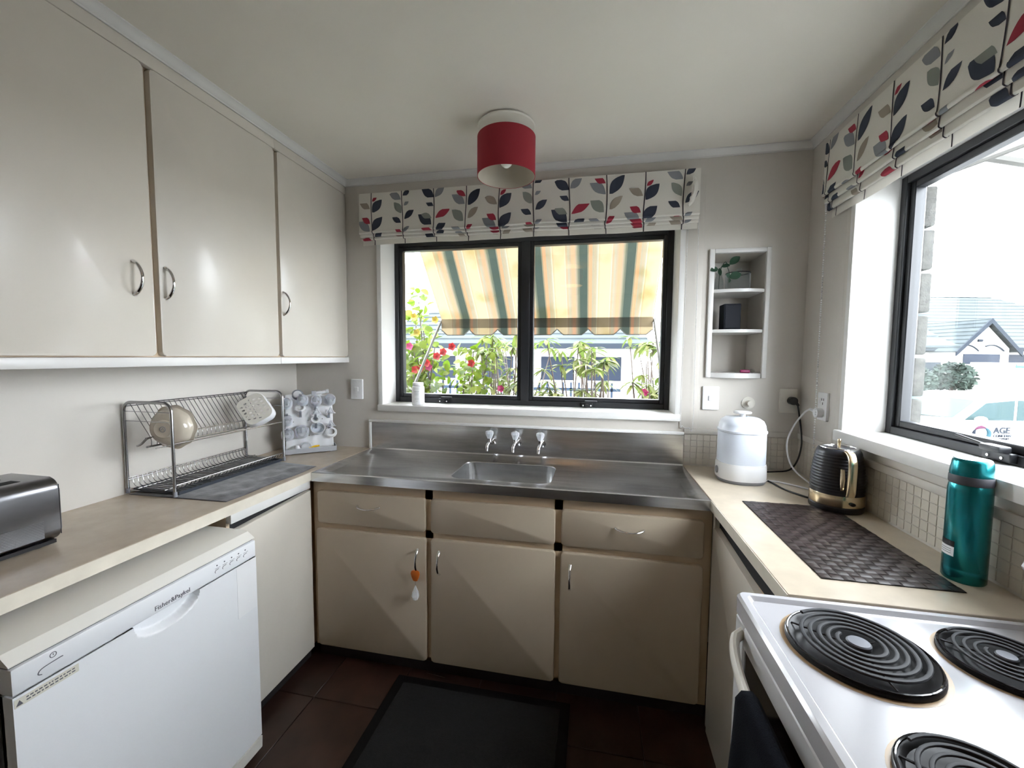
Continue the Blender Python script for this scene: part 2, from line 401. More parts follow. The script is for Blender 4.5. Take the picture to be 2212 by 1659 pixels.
# ------------------------------------------------------------------ window 1 (above the sink)
w1 = thing('window_1', None, None, (1.344, .15, 1.121), kind='structure')
bm = B(); box(bm, .535, .561, -.012, .22, 1.121, 2.125, .002); box(bm, 2.128, 2.153, -.012, .22, 1.121, 2.125, .002); box(bm, .561, 2.128, -.012, .22, 2.1, 2.125, .002); mk('jamb_lining', bm, 'white_paint', w1)
bm = B(); box(bm, .535, 2.153, -.024, .22, 1.120, 1.154, .003); mk('window_sill', bm, 'white_paint', w1)
def ring(bm, x0, x1, z0, z1, t, y0, y1, bev=.002, ax='y', tb=None):
    tb = tb or t
    for a in ((x0, x0+t, z0, z1), (x1-t, x1, z0, z1), (x0+t, x1-t, z0, z0+tb), (x0+t, x1-t, z1-t, z1)):
        if ax == 'y': box(bm, a[0], a[1], y0, y1, a[2], a[3], bev, 1)
        else: box(bm, y0, y1, a[0], a[1], a[2], a[3], bev, 1)
    return bm
bm = B(); ring(bm, .555, 2.131, 1.154, 2.10, .030, .15, .215); box(bm, 1.326, 1.374, .148, .215, 1.18, 2.07, .002); mk('window_frame', bm, 'black_metal', w1)
for x0, x1 in ((.585, 1.326), (1.374, 2.101)):
    bm = B(); ring(bm, x0, x1, 1.184, 2.07, .022, .158, .20, .003); mk('sash', bm, 'black_metal', w1)
    bm = B(); box(bm, x0+.018, x1-.018, .174, .178, 1.202, 2.052); mk('glass_pane', bm, 'window_glass', w1)
    cx = .868 if x0 < 1 else 1.70
    st = mk('window_stay', (lambda b: (box(b, cx-.03, cx+.03, .138, .150, 1.160, 1.182, .002), box(b, cx-.012, cx+.055, .126, .14, 1.182, 1.194, .003), cyl(b, (cx, .128, 1.166), (cx, .15, 1.166), .009))[0])(B()), 'black_metal', w1)
    for dx in (-.021, .021): mk('screw', cyl(B(), (cx+dx, .1355, 1.166), (cx+dx, .139, 1.166), .0042, 10), 'chrome', st)
# ------------------------------------------------------------------ window 2 (right wall)
w2 = thing('window_2', None, None, (RW+.14, -.83, 1.12), kind='structure')
bm = B(); box(bm, RW-.012, RW+.16, -.361, -.335, 1.12, 2.11, .002); box(bm, RW-.012, RW+.16, -1.325, -1.30, 1.12, 2.11, .002); box(bm, RW-.012, RW+.16, -1.30, -.361, 2.085, 2.11, .002); mk('jamb_lining', bm, 'white_paint', w2)
bm = B(); box(bm, RW-.03, RW+.17, -1.325, -.335, 1.116, 1.158, .004); mk('window_sill', bm, 'white_paint', w2)
bm = B(); ring(bm, -1.30, -.361, 1.158, 2.085, .028, RW+.13, RW+.19, ax='x'); mk('window_frame', bm, 'black_metal', w2)
bm = B(); ring(bm, -1.272, -.389, 1.186, 2.057, .024, RW+.142, RW+.178, .003, ax='x'); mk('sash', bm, 'black_metal', w2)
bm = B(); box(bm, RW+.158, RW+.162, -1.253, -.408, 1.205, 2.038); mk('glass_pane', bm, 'window_glass', w2)
bm = B(); box(bm, RW+.112, RW+.132, -.86, -.78, 1.163, 1.188, .003); box(bm, RW+.095, RW+.125, -.85, -.79, 1.188, 1.205, .004); cyl(bm, (RW+.108, -.80, 1.20), (RW+.108, -.70, 1.212), .004, 8); st = mk('window_stay', bm, 'black_metal', w2)
for dy in (-.02, .02): mk('screw', cyl(B(), (RW+.109, -.82+dy, 1.174), (RW+.113, -.82+dy, 1.174), .004, 10), 'chrome', st)

# ------------------------------------------------------------------ roman blinds
LEAVES = {  # per stem type: (colour, base dx, base v, tip dx, tip v, width) in units of 1/2700 m, v down from the blind's top
 'A': [('taupe', -20, 270, -200, 150, 82), ('navy', 15, 320, 180, 120, 112), ('red', 15, 155, 100, 70, 42), ('grey', -40, 605, -240, 440, 105), ('red', -30, 485, -170, 385, 72), ('navy', 0, 595, 170, 385, 112),
       ('red', -10, 760, -190, 690, 80), ('grey', 20, 760, 170, 690, 60), ('navy', 20, 900, 150, 800, 80), ('red', -15, 960, -190, 890, 80), ('taupe', 20, 1010, 150, 930, 60), ('red', -15, 1130, -190, 1060, 80)],
 'B': [('grey', -15, 110, -210, 5, 92), ('navy', 15, 60, 130, -20, 62), ('sage', -20, 320, -145, 140, 88), ('grey', 25, 210, 110, 135, 42), ('navy', -30, 475, -180, 370, 72), ('navy', 25, 410, 185, 265, 78),
       ('grey', 5, 610, 110, 515, 50), ('red', -10, 640, -120, 570, 55), ('taupe', -10, 780, -190, 700, 80), ('red', -5, 900, -110, 830, 60), ('taupe', -10, 1010, -180, 930, 80), ('grey', 10, 980, 120, 900, 50)],
 'C': [('navy', 0, 147, -200, 0, 102), ('grey', 13, 133, 165, -15, 84), ('navy', -8, 280, -140, 192, 62), ('red', 18, 448, 258, 320, 88), ('navy', -35, 560, -250, 373, 132), ('sage', -32, 458, -213, 368, 78),
       ('navy', 40, 640, 200, 520, 88), ('red', 0, 670, -190, 600, 70), ('navy', -5, 800, -180, 700, 90), ('navy', 20, 900, 180, 810, 70), ('red', 0, 960, -150, 880, 70), ('navy', -5, 1120, -160, 1020, 90)],
 'D': [('grey', -18, 245, -227, 77, 102), ('red', -13, 117, -165, 24, 66), ('navy', 30, 258, 216, 10, 112), ('sage', -32, 480, -210, 300, 112), ('taupe', 35, 445, 200, 272, 78), ('red', 20, 600, 115, 512, 55),
       ('grey', -45, 640, -218, 555, 66), ('red', 15, 780, 110, 700, 50), ('grey', -20, 880, -180, 800, 66), ('red', 15, 940, 110, 860, 60), ('taupe', -20, 1080, -150, 1000, 60)]}
def blind(name, label, place, width, u0, top, lips, deep, stems, group):
    """place(u, o, z) maps along-wall, off-wall and height to the room"""
    prof = [(deep, top), (deep+.004, lips[0]+.03)]
    o = deep+.004
    for k, lz in enumerate(lips[:-1]):
        prof += [(o+.003, lz+.008), (o+.001, lz+.001), (o-.005, lz-.001), (o-.009, lz+.006), (o-.011, lz+.022), (o-.013, lz+.024)]
        o -= .012
    prof += [(o-.004, lips[-2]+.004), (o-.003, lips[-1])]
    pr = [Vector(p) for p in smoothpath([(a, b, 0) for a, b in prof], 4)]
    cum = [0]
    for a, b in zip(pr, pr[1:]): cum.append(cum[-1]+(b-a).length)
    def P(v):
        v = min(max(v, 0), cum[-1]-1e-6); i = 0
        while cum[i+1] < v: i += 1
        t = (v-cum[i])/(cum[i+1]-cum[i]); p = pr[i].lerp(pr[i+1], t); d = (pr[i+1]-pr[i]).normalized()
        return p, Vector((-d.y, d.x, 0))
    sag = lambda u: .0018*math.sin(u*9.0+1)+.001*math.sin(u*23)
    bm = B(); nu = 60
    g = [[bm.verts.new(place(u0+width*i/nu, p.x, p.y + (sag(u0+width*i/nu) if p.y < top-.15 else 0))) for p in pr] for i in range(nu+1)]
    for i in range(nu):
        for j in range(len(pr)-1): bm.faces.new((g[i][j], g[i+1][j], g[i+1][j+1], g[i][j+1]))
    root = thing(name, label, 'blind', place(u0+width/2, 0, lips[-1]), group=group)
    cl = mk('blind_fabric', bm, 'blind_cloth', root, ang=80)
    bm = B(); a = place(u0+.004, .002, top-.03); b = place(u0+width-.004, deep-.003, top-.002); box(bm, a[0], b[0], a[1], b[1], a[2], b[2]); mk('head_rail', bm, 'white_paint', root)
    bm = B(); cols = ['navy', 'grey', 'sage', 'taupe', 'red', 'stem']; lay = 0
    def put(u, v, off):
        p, n = P(v); q = p + n*off
        return bm.verts.new(place(u, q.x, q.y + (sag(u) if p.y < top-.15 else 0)))
    for su, ty, vo, sc in stems:
        wav = lambda v: .004*math.sin(v*16+su*7)
        rows = sorted(set(cum) | {cum[-1]*k/70 for k in range(71)})
        def strip(ext, off, mi):
            prev = None
            for v in rows:
                e = ext(v)
                if e is None: prev = None; continue
                a_, b_ = max(e[0], u0+.001), min(e[1], u0+width-.001)
                if b_-a_ < 1e-5: prev = None; continue
                cur = [put(a_+(b_-a_)*k/3, v, off) for k in range(4)]
                if prev:
                    for k in range(3): f = bm.faces.new((prev[k], prev[k+1], cur[k+1], cur[k])); f.material_index = mi
                prev = cur
        strip(lambda v: (su+wav(v)-.0022, su+wav(v)+.0022), .0016, 5)
        for ci, (c, bx, bv, tx, tv, wd) in enumerate(LEAVES[ty]):
            s = sc/2700; b = Vector((bx*s, bv*s+vo)); t = Vector((tx*s, tv*s+vo)); d = t-b; n = Vector((-d.y, d.x)).normalized(); ns = 22
            sg = 1 if tx > 0 else -1
            poly = []
            for side in (1, -1):
                for k in (range(ns+1) if side == 1 else range(ns, -1, -1)):
                    q = k/ns; h = wd*s*.5*math.sin(PI*q)**.85*(1.0+.25*math.sin(PI*q)); e = b + d*q + n*sg*(-.10*wd*s*math.sin(PI*q)) + n*h*side
                    poly.append((su+wav(b.y)+e.x, e.y))
            def ext(v):
                xs = []
                for (x0, y0), (x1, y1) in zip(poly, poly[1:]+poly[:1]):
                    if (y0 <= v) != (y1 <= v): xs.append(x0+(x1-x0)*(v-y0)/(y1-y0))
                return (min(xs), max(xs)) if len(xs) > 1 else None
            strip(ext, .0007+.00006*ci, cols.index(c))
    mk('leaf_print', bm, ['print_'+c for c in cols], cl, ang=180)
    return root
def beads(name, path, parent, r=.0024, gap=.0062):
    bm = B(); path = [Vector(p) for p in path]
    proto = []
    for a, b in zip(path, path[1:]):
        n = max(1, int((b-a).length/gap))
        for i in range(n):
            c = a.lerp(b, i/n)
            q = [bm.verts.new(c+Vector(d)*r) for d in ((0, 0, 1), (1, 0, 0), (0, 1, 0), (-1, 0, 0), (0, -1, 0), (0, 0, -1))]
            for f in ((0, 1, 2), (0, 2, 3), (0, 3, 4), (0, 4, 1), (5, 2, 1), (5, 3, 2), (5, 4, 3), (5, 1, 4)): bm.faces.new([q[k] for k in f])
    return mk(name, bm, 'white_plastic', parent, ang=180)
b1 = blind('roman_blind', 'roman blind with navy, grey and red leaf print above the sink window', lambda u, o, z: (u, -o, z), 1.735, .464, 2.305, [2.094, 2.079, 2.065, 2.040], .058,
           [(.54+.1765*k, 'ABCD'[k % 4], .004*((k*3) % 5)-.004, .93 if k < 4 else 1.0) for k in range(10)], 'leaf print roman blinds')
tube(bm := B(), smoothpath([(2.165, -.075, 2.262), (2.172, -.084, 2.235), (2.170, -.092, 2.195), (2.158, -.092, 2.155), (2.146, -.080, 2.128)]), [.003+.013*math.sin(PI*i/24)**.7 for i in range(25)], 9, flat=.55)
for v in bm.verts: v.co += Vector((rng.uniform(-1, 1), rng.uniform(-1, 1), rng.uniform(-1, 1)))*.0022
mk('gathered_corner', bm, 'blind_cloth', b1, ang=30)
beads('bead_chain', smoothpath([(2.158, -.022, 2.05), (2.157, -.020, 1.6), (2.156, -.018, 1.14), (2.165, -.018, 1.098), (2.195, -.018, 1.09), (2.213, -.018, 1.12), (2.210, -.02, 1.6), (2.205, -.022, 2.1)], 8), b1)
b2 = blind('roman_blind', 'roman blind with navy, grey and red leaf print above the window by the kettle', lambda u, o, z: (RW-o, -u, z), 1.24, .222, 2.292, [2.085, 2.056, 2.030, 2.000], .056,
           [(.252+.180*k, 'CDABCDABCD'[k], .006*((k*2) % 4)-.004, .98) for k in range(7)], 'leaf print roman blinds')
bm = B(); sheet(bm, lambda u, v: (RW-.004-.05*u-.012*v*math.sin(7*u+4*v), -.222-.004*math.sin(9*v)+.01*v*u, 2.292-.25*v-.02*u*v), 6, 10); mk('side_return', bm, 'blind_cloth', b2, ang=60)
beads('bead_chain', smoothpath([(2.640, -.226, 2.07), (2.640, -.229, 1.6), (2.640, -.232, 1.2), (2.640, -.233, 1.05)], 6), b2, .0040, .0086)

# ------------------------------------------------------------------ ceiling lamps (the second hangs over the camera and is lit)
def lamp(label, x, y, lit):
    t = thing('ceiling_lamp', label, 'lamp', (x, y, 2.19), group='red drum shade ceiling lamps')
    mk('ceiling_rose', lathe(B(), [(0, .0), (.09, .0), (.118, -.004), (.122, -.010), (.118, -.014), (.05, -.016), (.028, -.03), (.028, -.07), (.022, -.075), (0, -.075)], 40, (x, y, CZ)), 'ceiling_paint', t)
    sh = mk('lamp_shade', lathe(B(), [(.1225, 2.190), (.1225, 2.349), (.1205, 2.3495), (.1205, 2.1895), (.1225, 2.190)], 64, (x, y, 0)), 'shade_red', t, ang=60)
    mk('lining', lathe(B(), [(.1203, 2.191), (.1203, 2.3485), (.1196, 2.3485), (.1196, 2.191), (.1203, 2.191)], 64, (x, y, 0)), 'shade_lining', sh, ang=60)
    mk('fitter_ring', (lambda b: (tube(b, [(x+.119*math.cos(a), y+.119*math.sin(a), 2.335) for a in [2*PI*k/40 for k in range(40)]], .0016, 6, True), [cyl(b, (x+.02*math.cos(a), y+.02*math.sin(a), 2.325), (x+.119*math.cos(a), y+.119*math.sin(a), 2.335), .0016, 6) for a in (.4, 2.5, 4.6)])[0])(B()), 'white_paint', t)
    mk('bulb', lathe(B(), [(0, 2.228), (.010, 2.230), (.021, 2.238), (.027, 2.252), (.027, 2.266), (.020, 2.285), (.013, 2.30), (.013, 2.326), (0, 2.326)], 20, (x, y, 0)), 'lit_bulb' if lit else 'bulb', t)
    return t
lamp('red drum lamp shade on the ceiling in front of the sink window', 1.3533, -.3886, False)
lamp('lit red drum lamp shade on the ceiling further from the sink', 1.475, -2.0, True)

# ------------------------------------------------------------------ handles
def handle(parent, a, b, out, r=.0054):
    pts = arc(a, b, out, 12, .75)
    return mk('handle', tube(B(), pts, [r*(1.25-.45*math.sin(PI*i/12)) for i in range(13)], 10, flat=.75), 'chrome', parent)
# ------------------------------------------------------------------ wall cabinets on the left
def wall_cab(label, y0, y1, doors, hs):
    t = thing('wall_cabinet', label, 'cabinet', (.17, (y0+y1)/2, 1.391))
    bm = B(); box(bm, .0, .324, y0, y1, 1.421, 2.372); mk('carcass', bm, 'cream_frame', t)
    bm = B(); box(bm, 0, .349, y0, y1, 1.391, 1.4205, .002); mk('base_board', bm, 'white_paint', t)
    bm = B(); box(bm, .3235, .345, y0, y1, 2.331, 2.372, .002); mk('top_rail', bm, 'cream_door', t)
    for (a, b), h in zip(doors, hs):
        bm = B(); prism(bm, rrect(a, b, 1.425, 2.328, .012), 'x', .3245, .345, .004); d = mk('cabinet_door', bm, 'cream_door', t)
        if h: handle(d, (.345, h, 1.612), (.345, h, 1.716), (.034, 0, 0))
wall_cab('cream double wall cabinet with two bow handles over the toaster and dish rack', -1.62, -.525, [(-1.617, -1.061), (-1.042, -.5305)], [-1.118, -1.022])
wall_cab('cream single door wall cabinet in the corner by the sink window', -.5245, 0, [(-.511, -.004)], [-.497])
# ------------------------------------------------------------------ left worktop and what is below it
bm = B(); box(bm, 0, XL-.0012, -2.25, 0, .8615, H, .0015, 1); wt = thing('worktop', 'beige laminate worktop under the dish rack and toaster', 'worktop', (.24, -1.1, .8615)); mk('bench_top', bm, 'laminate_tan', wt)
bm = B(); box(bm, XL-.0012, XL+.0008, -2.25, -.521, .862, H-.0012); mk('lit_edge', bm, 'laminate_edge_lit', wt)  # thin paler face, window light on the front edge put into its colour
lc = thing('base_cabinet', 'cream base cabinet with a plain door between dishwasher and sink cabinet', 'cabinet', (.23, -.47, 0))
bm = B(); box(bm, .0, .445, -.93, -.012, .05, .8605); mk('carcass', bm, 'cream_frame', lc)
bm = B(); box(bm, .445, .468, -.93, -.508, .822, .8605, .002); mk('top_rail', bm, 'white_paint', lc)
bm = B(); box(bm, .444, .4455, -.915, -.51, .79, .822); mk('shadow_gap', bm, 'dark_gap', lc)
bm = B(); prism(bm, [(-.508, .06), (-.508, .812), (-.898, .792), (-.905, .785), (-.905, .06)], 'x', .4465, .470, .003); mk('cabinet_door', bm, 'cream_door', lc)
bm = B(); box(bm, .02, .440, -.93, -.495, 0, .055); mk('toe_kick', bm, 'toe_black', lc)
ep = B(); box(ep, .02, .46, -2.25, -2.23, 0, .861); tag(mk('end_panel', ep, 'cream_door'), 'cream panel holding up the far end of the toaster worktop', 'panel')
# ------------------------------------------------------------------ dishwasher
dw = thing('dishwasher', 'white dishwasher with scooped handle standing under the worktop', 'dishwasher', (.33, -1.27, 0))
bm = B(); box(bm, .04, .565, -1.573, -.967, .05, .80, .004); mk('body', bm, 'black_metal', dw)
bm = B(); prism(bm, [(.04, .800), (.04, .826), (.545, .826), (.572, .822), (.598, .802), (.598, .7995)], 'y', -1.575, -.965); mk('top_panel', bm, 'appliance_cream', dw, ang=20)
bm = B(); box(bm, .565, .592, -1.572, -.968, .795, .7995); mk('seam', bm, 'dark_gap', dw)
cp = mk('control_panel', box(B(), .565, .602, -1.574, -.966, .7385, .795, .004), 'appliance_white', dw)
# door with a scooped recess
dy0, dy1, dz0, dz1 = -1.574, -.966, .085, .736
bm = B(); N_ = 40; M_ = 44
def doorx(y, z):
    u = (y+1.262)/.088; dzz = (.733-z)/.050
    k = max(0., 1-u*u); e = math.sqrt(k)
    if k > 0 and dzz < e: return .602-.026*min(1, (e-dzz)*4)
    return .602
ys = sorted(set([dy0+(dy1-dy0)*i/N_ for i in range(N_+1)] + [-1.262+.09*math.cos(PI*i/24) for i in range(25)])); zs = sorted(set([dz0+(dz1-dz0)*i/12 for i in range(13)] + [.733-.055*i/22 for i in range(23)]))
g = [[bm.verts.new((doorx(y, z), y, z)) for z in zs] for y in ys]
for i in range(len(ys)-1):
    for j in range(len(zs)-1): bm.faces.new((g[i][j], g[i+1][j], g[i+1][j+1], g[i][j+1]))
prism(bm, [(.566, dz0), (.6019, dz0), (.6019, dz0+.001), (.566, dz0+.001)], 'y', dy0, dy1); box(bm, .566, .6018, dy0, dy0+.001, dz0, dz1); box(bm, .566, .6018, dy1-.001, dy1, dz0, dz1); box(bm, .566, .575, dy0, dy1, dz0, dz1)
door = mk('door', bm, 'appliance_white', dw, ang=50)
bm = B(); prism(bm, [(.06, .012), (.55, .012), (.585, .02), (.604, .040), (.606, .082), (.06, .082)], 'y', -1.574, -.966, .004, True); mk('kick_plinth', bm, 'appliance_cream', dw, ang=25)
for yy in (-1.53, -1.01):
    for xx in (.1, .5): mk('foot', cyl(B(), (xx, yy, 0), (xx, yy, .052), .018, 14), 'black_plastic', dw)
FX = lambda y, z, x=.6024: frame(Vector((0, 1, 0)), Vector((0, 0, 1)), Vector((1, 0, 0)), Vector((x, y, z)))     # +x facing lettering
def dashes(name, y0, y1, zs, h, mat, parent, x=.6026, seed=3):
    r = random.Random(seed); bm = B()
    for z in zs:
        y = y0
        while y < y1:
            l = r.uniform(.003, .009)*h/.0016*.5; box(bm, x, x+.0003, y, min(y+l, y1), z, z+h); y += l+h*.9
    return mk(name, bm, mat, parent)
text('lettering', 'Fisher&Paykel', .0175, 'ink', cp, FX(-1.300, .7475))
for k in range(5):
    y = -1.112+.0262*k
    bt = mk('button', tube(B(), smoothpath([(.602, y-.008, .7575), (.6022, y-.0095, .7615), (.6022, y-.006, .7655), (.6022, y+.004, .7665)]), .0008, 6), 'ink', cp)
    mk('indicator_dot', cyl(B(), (.6015, y-.002, .779), (.6028, y-.002, .779), .0022, 10), 'ink', cp)
    dashes('button_label', y-.009, y+.009, [.7700], .0011, 'ink', cp, .6022, k)
mk('button', tube(B(), smoothpath([(.602, -1.528, .7525), (.6022, -1.534, .757), (.6022, -1.527, .765), (.6022, -1.500, .768), (.6022, -1.492, .768)]), .001, 6), 'ink', cp)
mk('power_mark', (lambda b: (tube(b, [(.6024, -1.508+.0055*math.cos(a), .782+.0055*math.sin(a)) for a in [2*PI*k/18 for k in range(18)]], .0007, 5, True), cyl(b, (.6024, -1.508, .781), (.6024, -1.508, .785), .0006, 5))[0])(B()), 'ink', cp)
lb = mk('warning_label', box(B(), .602, .6026, -1.572, -1.466, .7125, .7305), 'sticker', door)
dashes('label_print', -1.554, -1.472, [.7235, .7175], .0026, 'ink', lb)
mk('warning_mark', prism(B(), [(-1.570, .7155), (-1.559, .7155), (-1.5645, .7265)], 'x', .6026, .6029), 'ink', lb)
bm = B(); box(bm, .602, .6026, -1.045, -.968, .56, .735); mk('clear_film', bm, 'white_plastic', door)

# ------------------------------------------------------------------ sink bench
sk = thing('sink_bench', 'stainless steel sink bench with drainers and upstand below the window', 'sink', ((XL+XR)/2, -D/2, .859))
bm = B()
def loop(bm, pts, z): return [bm.verts.new((x, y, z)) for x, y in pts]
def stitch(bm, a, b):
    for i in range(len(a)): bm.faces.new((a[i], a[(i+1) % len(a)], b[(i+1) % len(b)], b[i]))
def fill2(bm, a, b):
    es = []
    for l in (a, b):
        for i in range(len(l)):
            e = bm.edges.get((l[i], l[(i+1) % len(l)])) or bm.edges.new((l[i], l[(i+1) % len(l)])); es.append(e)
    bmesh.ops.triangle_fill(bm, edges=es, use_beauty=True)
X0, X1, Y0, Y1 = XL+.001, XR-.001, -D, -.003
o0 = loop(bm, [(X0, Y0), (X1, Y0), (X1, Y1), (X0, Y1)], .859); o1 = loop(bm, [(X0, Y0), (X1, Y0), (X1, Y1), (X0, Y1)], .8975); stitch(bm, o0, o1)
o2 = loop(bm, [(X0+.003, Y0+.003), (X1-.003, Y0+.003), (X1-.003, Y1), (X0+.003, Y1)], .9); stitch(bm, o1, o2)
i1 = loop(bm, rrect(X0+.035, X1-.035, Y0+.022, Y1-.03, .05, 6), .9); fill2(bm, o2, i1)
i2 = loop(bm, rrect(X0+.043, X1-.043, Y0+.030, Y1-.038, .045, 6), .8955); stitch(bm, i1, i2)
h1 = loop(bm, rrect(1.11, 1.565, -.448, -.150, .055, 6), .8955); fill2(bm, i2, h1)
h2 = loop(bm, rrect(1.1125, 1.5625, -.4455, -.1525, .053, 6), .8925); stitch(bm, h1, h2)
h3 = loop(bm, rrect(1.118, 1.557, -.440, -.158, .05, 6), .76); stitch(bm, h2, h3)
h4 = loop(bm, rrect(1.135, 1.54, -.423, -.175, .045, 6), .742); stitch(bm, h3, h4); bm.faces.new(h4)
mk('bench_top', bm, 'steel', sk, ang=30)
bm = B(); prism(bm, [(-.003, .9), (-.003, 1.05), (-.010, 1.05), (-.010, .906), (-.016, .9)], 'x', .4905, XR-.001); mk('upstand', bm, 'steel', sk)
mk('plug_hole', lathe(B(), [(0, .7425), (.03, .7435), (.034, .7425), (.034, .742)], 20, (1.34, -.3, 0)), 'chrome', sk)
def tap(x, label):
    t = thing('tap', label, 'tap', (x, -.010, .975), group='taps over the sink')
    mk('flange', (lambda b: (cyl(b, (x, -.010, .975), (x, -.016, .975), .0175, 24), cyl(b, (x, -.016, .975), (x, -.022, .975), .013, 24))[0])(B()), 'chrome', t)
    bm = B(); tube(bm, smoothpath([(x, -.016, .975), (x-.004, -.05, .977), (x-.008, -.075, .976), (x-.011, -.093, .965), (x-.012, -.098, .940)]), [.0095-.0014*i/24 for i in range(25)], 14); cyl(bm, (x-.006, -.058, .977), (x-.007, -.059, 1.002), .0098, 16); mk('spout', bm, 'chrome', t)
    bm = B(); lathe(bm, [(0, .999), (.012, 1.0), (.0155, 1.008), (.0225, 1.026), (.0215, 1.036), (.013, 1.041), (0, 1.042)], 10, (x-.007, -.059, 0)); kn = mk('crystal_knob', bm, 'crystal', t, ang=15)
    mk('knob_cap', cyl(B(), (x-.007, -.059, 1.0415), (x-.007, -.059, 1.0435), .008, 14), 'chrome', kn)
tap(1.207, 'chrome tap with clear crystal knob, first of three from the dish rack side'); tap(1.345, 'chrome tap with clear crystal knob, middle of the three over the sink'); tap(1.477, 'chrome tap with clear crystal knob, first of three from the kettle side')
# ------------------------------------------------------------------ sink cabinet
sc = thing('sink_cabinet', 'cream sink cabinet with three doors and a row of drawers', 'cabinet', (1.33, -.25, 0))
bm = B(); box(bm, .470, .488, -.472, -.012, .062, .8585); box(bm, 2.172, 2.19, -.472, -.012, .062, .8585); box(bm, .488, 2.172, -.472, -.012, .062, .08); box(bm, .488, 2.172, -.024, -.012, .08, .8585); mk('carcass', bm, 'cream_frame', sc)
bm = B()
for a in ((.470, .502, .066, .8585), (1.022, 1.058, .066, .8585), (1.588, 1.622, .066, .8585), (2.155, 2.19, .066, .8585), (.502, 2.155, .806, .8585), (.502, 2.155, .632, .668), (.502, 2.155, .066, .083)): box(bm, a[0], a[1], -.49, -.472, a[2], a[3])
mk('face_frame', bm, 'cream_frame', sc)
bm = B(); box(bm, .47, 2.19, -.468, -.455, 0, .064); mk('toe_kick', bm, 'toe_black', sc)
def panel(name, x0, x1, z0, z1, par):
    bm = B(); prism(bm, rrect(x0, x1, z0, z1, .016, 4), 'y', -.4905, -.507, .005); return mk(name, bm, 'cream_door_shaded', par)
for x0, x1, hx in ((.500, 1.028, .757), (1.052, 1.592, None), (1.617, 2.160, 1.885)):
    d = panel('drawer_front' if hx else 'fixed_panel', x0, x1, .663, .813, sc)
    if hx: handle(d, (hx-.054, -.507, .757), (hx+.054, -.507, .757), (0, -.030, -.004))
for x0, x1, hx in ((.490, 1.030, .992), (1.051, 1.594, 1.092), (1.615, 2.160, 1.655)):
    d = panel('cabinet_door', x0, x1, .073, .636, sc); handle(d, (hx, -.507, .482), (hx, -.507, .586), (0, -.030, 0))
kt = thing('key_tag', 'orange pick and clear crystal drop hanging from a cabinet handle', 'ornament', (.990, -.527, .44))
bm = B(); prism(bm, [(.990+p[0]*.021, .478+p[1]*.023) for p in [(0, -1.15), (.45, -1.05), (.8, -.35), (1, .35), (.85, .8), (.4, 1), (0, .95), (-.4, 1), (-.85, .8), (-1, .35), (-.8, -.35), (-.45, -1.05)]], 'y', -.531, -.527, .001, True); mk('orange_pick', bm, 'orange', kt)
mk('thread', cyl(B(), (.990, -.529, .432), (.990, -.529, .500), .0007, 6), 'ink', kt)
mk('crystal_drop', lathe(B(), [(0, .366), (.011, .371), (.0165, .385), (.0135, .402), (.006, .420), (.0015, .433), (0, .433)], 9, (.990, -.529, 0)), 'crystal', kt, ang=10)
# ------------------------------------------------------------------ right worktop and base cabinet
rw = thing('worktop', 'beige laminate worktop under the kettle and woven mat', 'worktop', (2.43, -.57, .8615))
bm = B(); box(bm, XR+.0012, RW, -1.143, 0, .8615, H, .0015, 1); mk('bench_top', bm, 'laminate', rw)
bm = B(); box(bm, XR-.0008, XR+.0012, -1.143, -.521, .862, H-.0012); mk('lit_edge', bm, 'laminate_edge_lit', rw)
rc = thing('base_cabinet', 'cream base cabinet with one door between the sink cabinet and stove', 'cabinet', (2.45, -.83, 0))
bm = B(); box(bm, 2.205, RW-.01, -1.140, -.512, .0, .8605); mk('carcass', bm, 'cream_frame', rc)
bm = B(); box(bm, 2.188, 2.2045, -1.14, -.508, .0, .018); box(bm, 2.188, 2.2045, -.535, -.508, .018, .86); mk('face_frame', bm, 'cream_door', rc)
bm = B(); box(bm, 2.2035, 2.2048, -1.14, -.535, .79, .8605); mk('shadow_gap', bm, 'dark_gap', rc)
bm = B(); prism(bm, [(-.538, .0), (-1.138, .0), (-1.138, .775), (-.545, .806), (-.538, .80)], 'x', 2.2035, 2.182, .003); mk('cabinet_door', bm, 'cream_door', rc)
# ------------------------------------------------------------------ stove
sv = thing('stove', 'white enamel stove with four black coil burners beside the worktop', 'stove', (2.36, -1.465, 0))
SY0, SY1, SX0 = -1.768, -1.166, 2.058
bm = B(); box(bm, SX0+.012, 2.68, SY0+.004, SY1-.004, .0, .872); mk('body', bm, 'appliance_white', sv)
bm = B()
a0 = loop(bm, rrect(SX0, 2.684, SY0, SY1, .016, 4), .868); a1 = loop(bm, rrect(SX0, 2.684, SY0, SY1, .016, 4), .903); stitch(bm, a0, a1)
a2 = loop(bm, rrect(SX0+.005, 2.68, SY0+.005, SY1-.005, .014, 4), .909); stitch(bm, a1, a2)
a3 = loop(bm, rrect(SX0+.018, 2.66, SY0+.016, SY1-.016, .012, 4), .909); stitch(bm, a2, a3)
a4 = loop(bm, rrect(SX0+.025, 2.655, SY0+.022, SY1-.022, .012, 4), .9005); stitch(bm, a3, a4); bm.faces.new(a4)
mk('hob_top', bm, 'enamel', sv, ang=35)
bm = B(); prism(bm, [(2.684, .900), (2.588, .9005), (2.602, .906), (2.622, .93), (2.626, .985), (2.586, 1.0), (2.573, 1.025), (2.586, 1.056), (2.64, 1.078), (2.684, 1.078)], 'y', SY0, SY1-.004, .004, True); mk('control_back', bm, 'enamel', sv, ang=30)
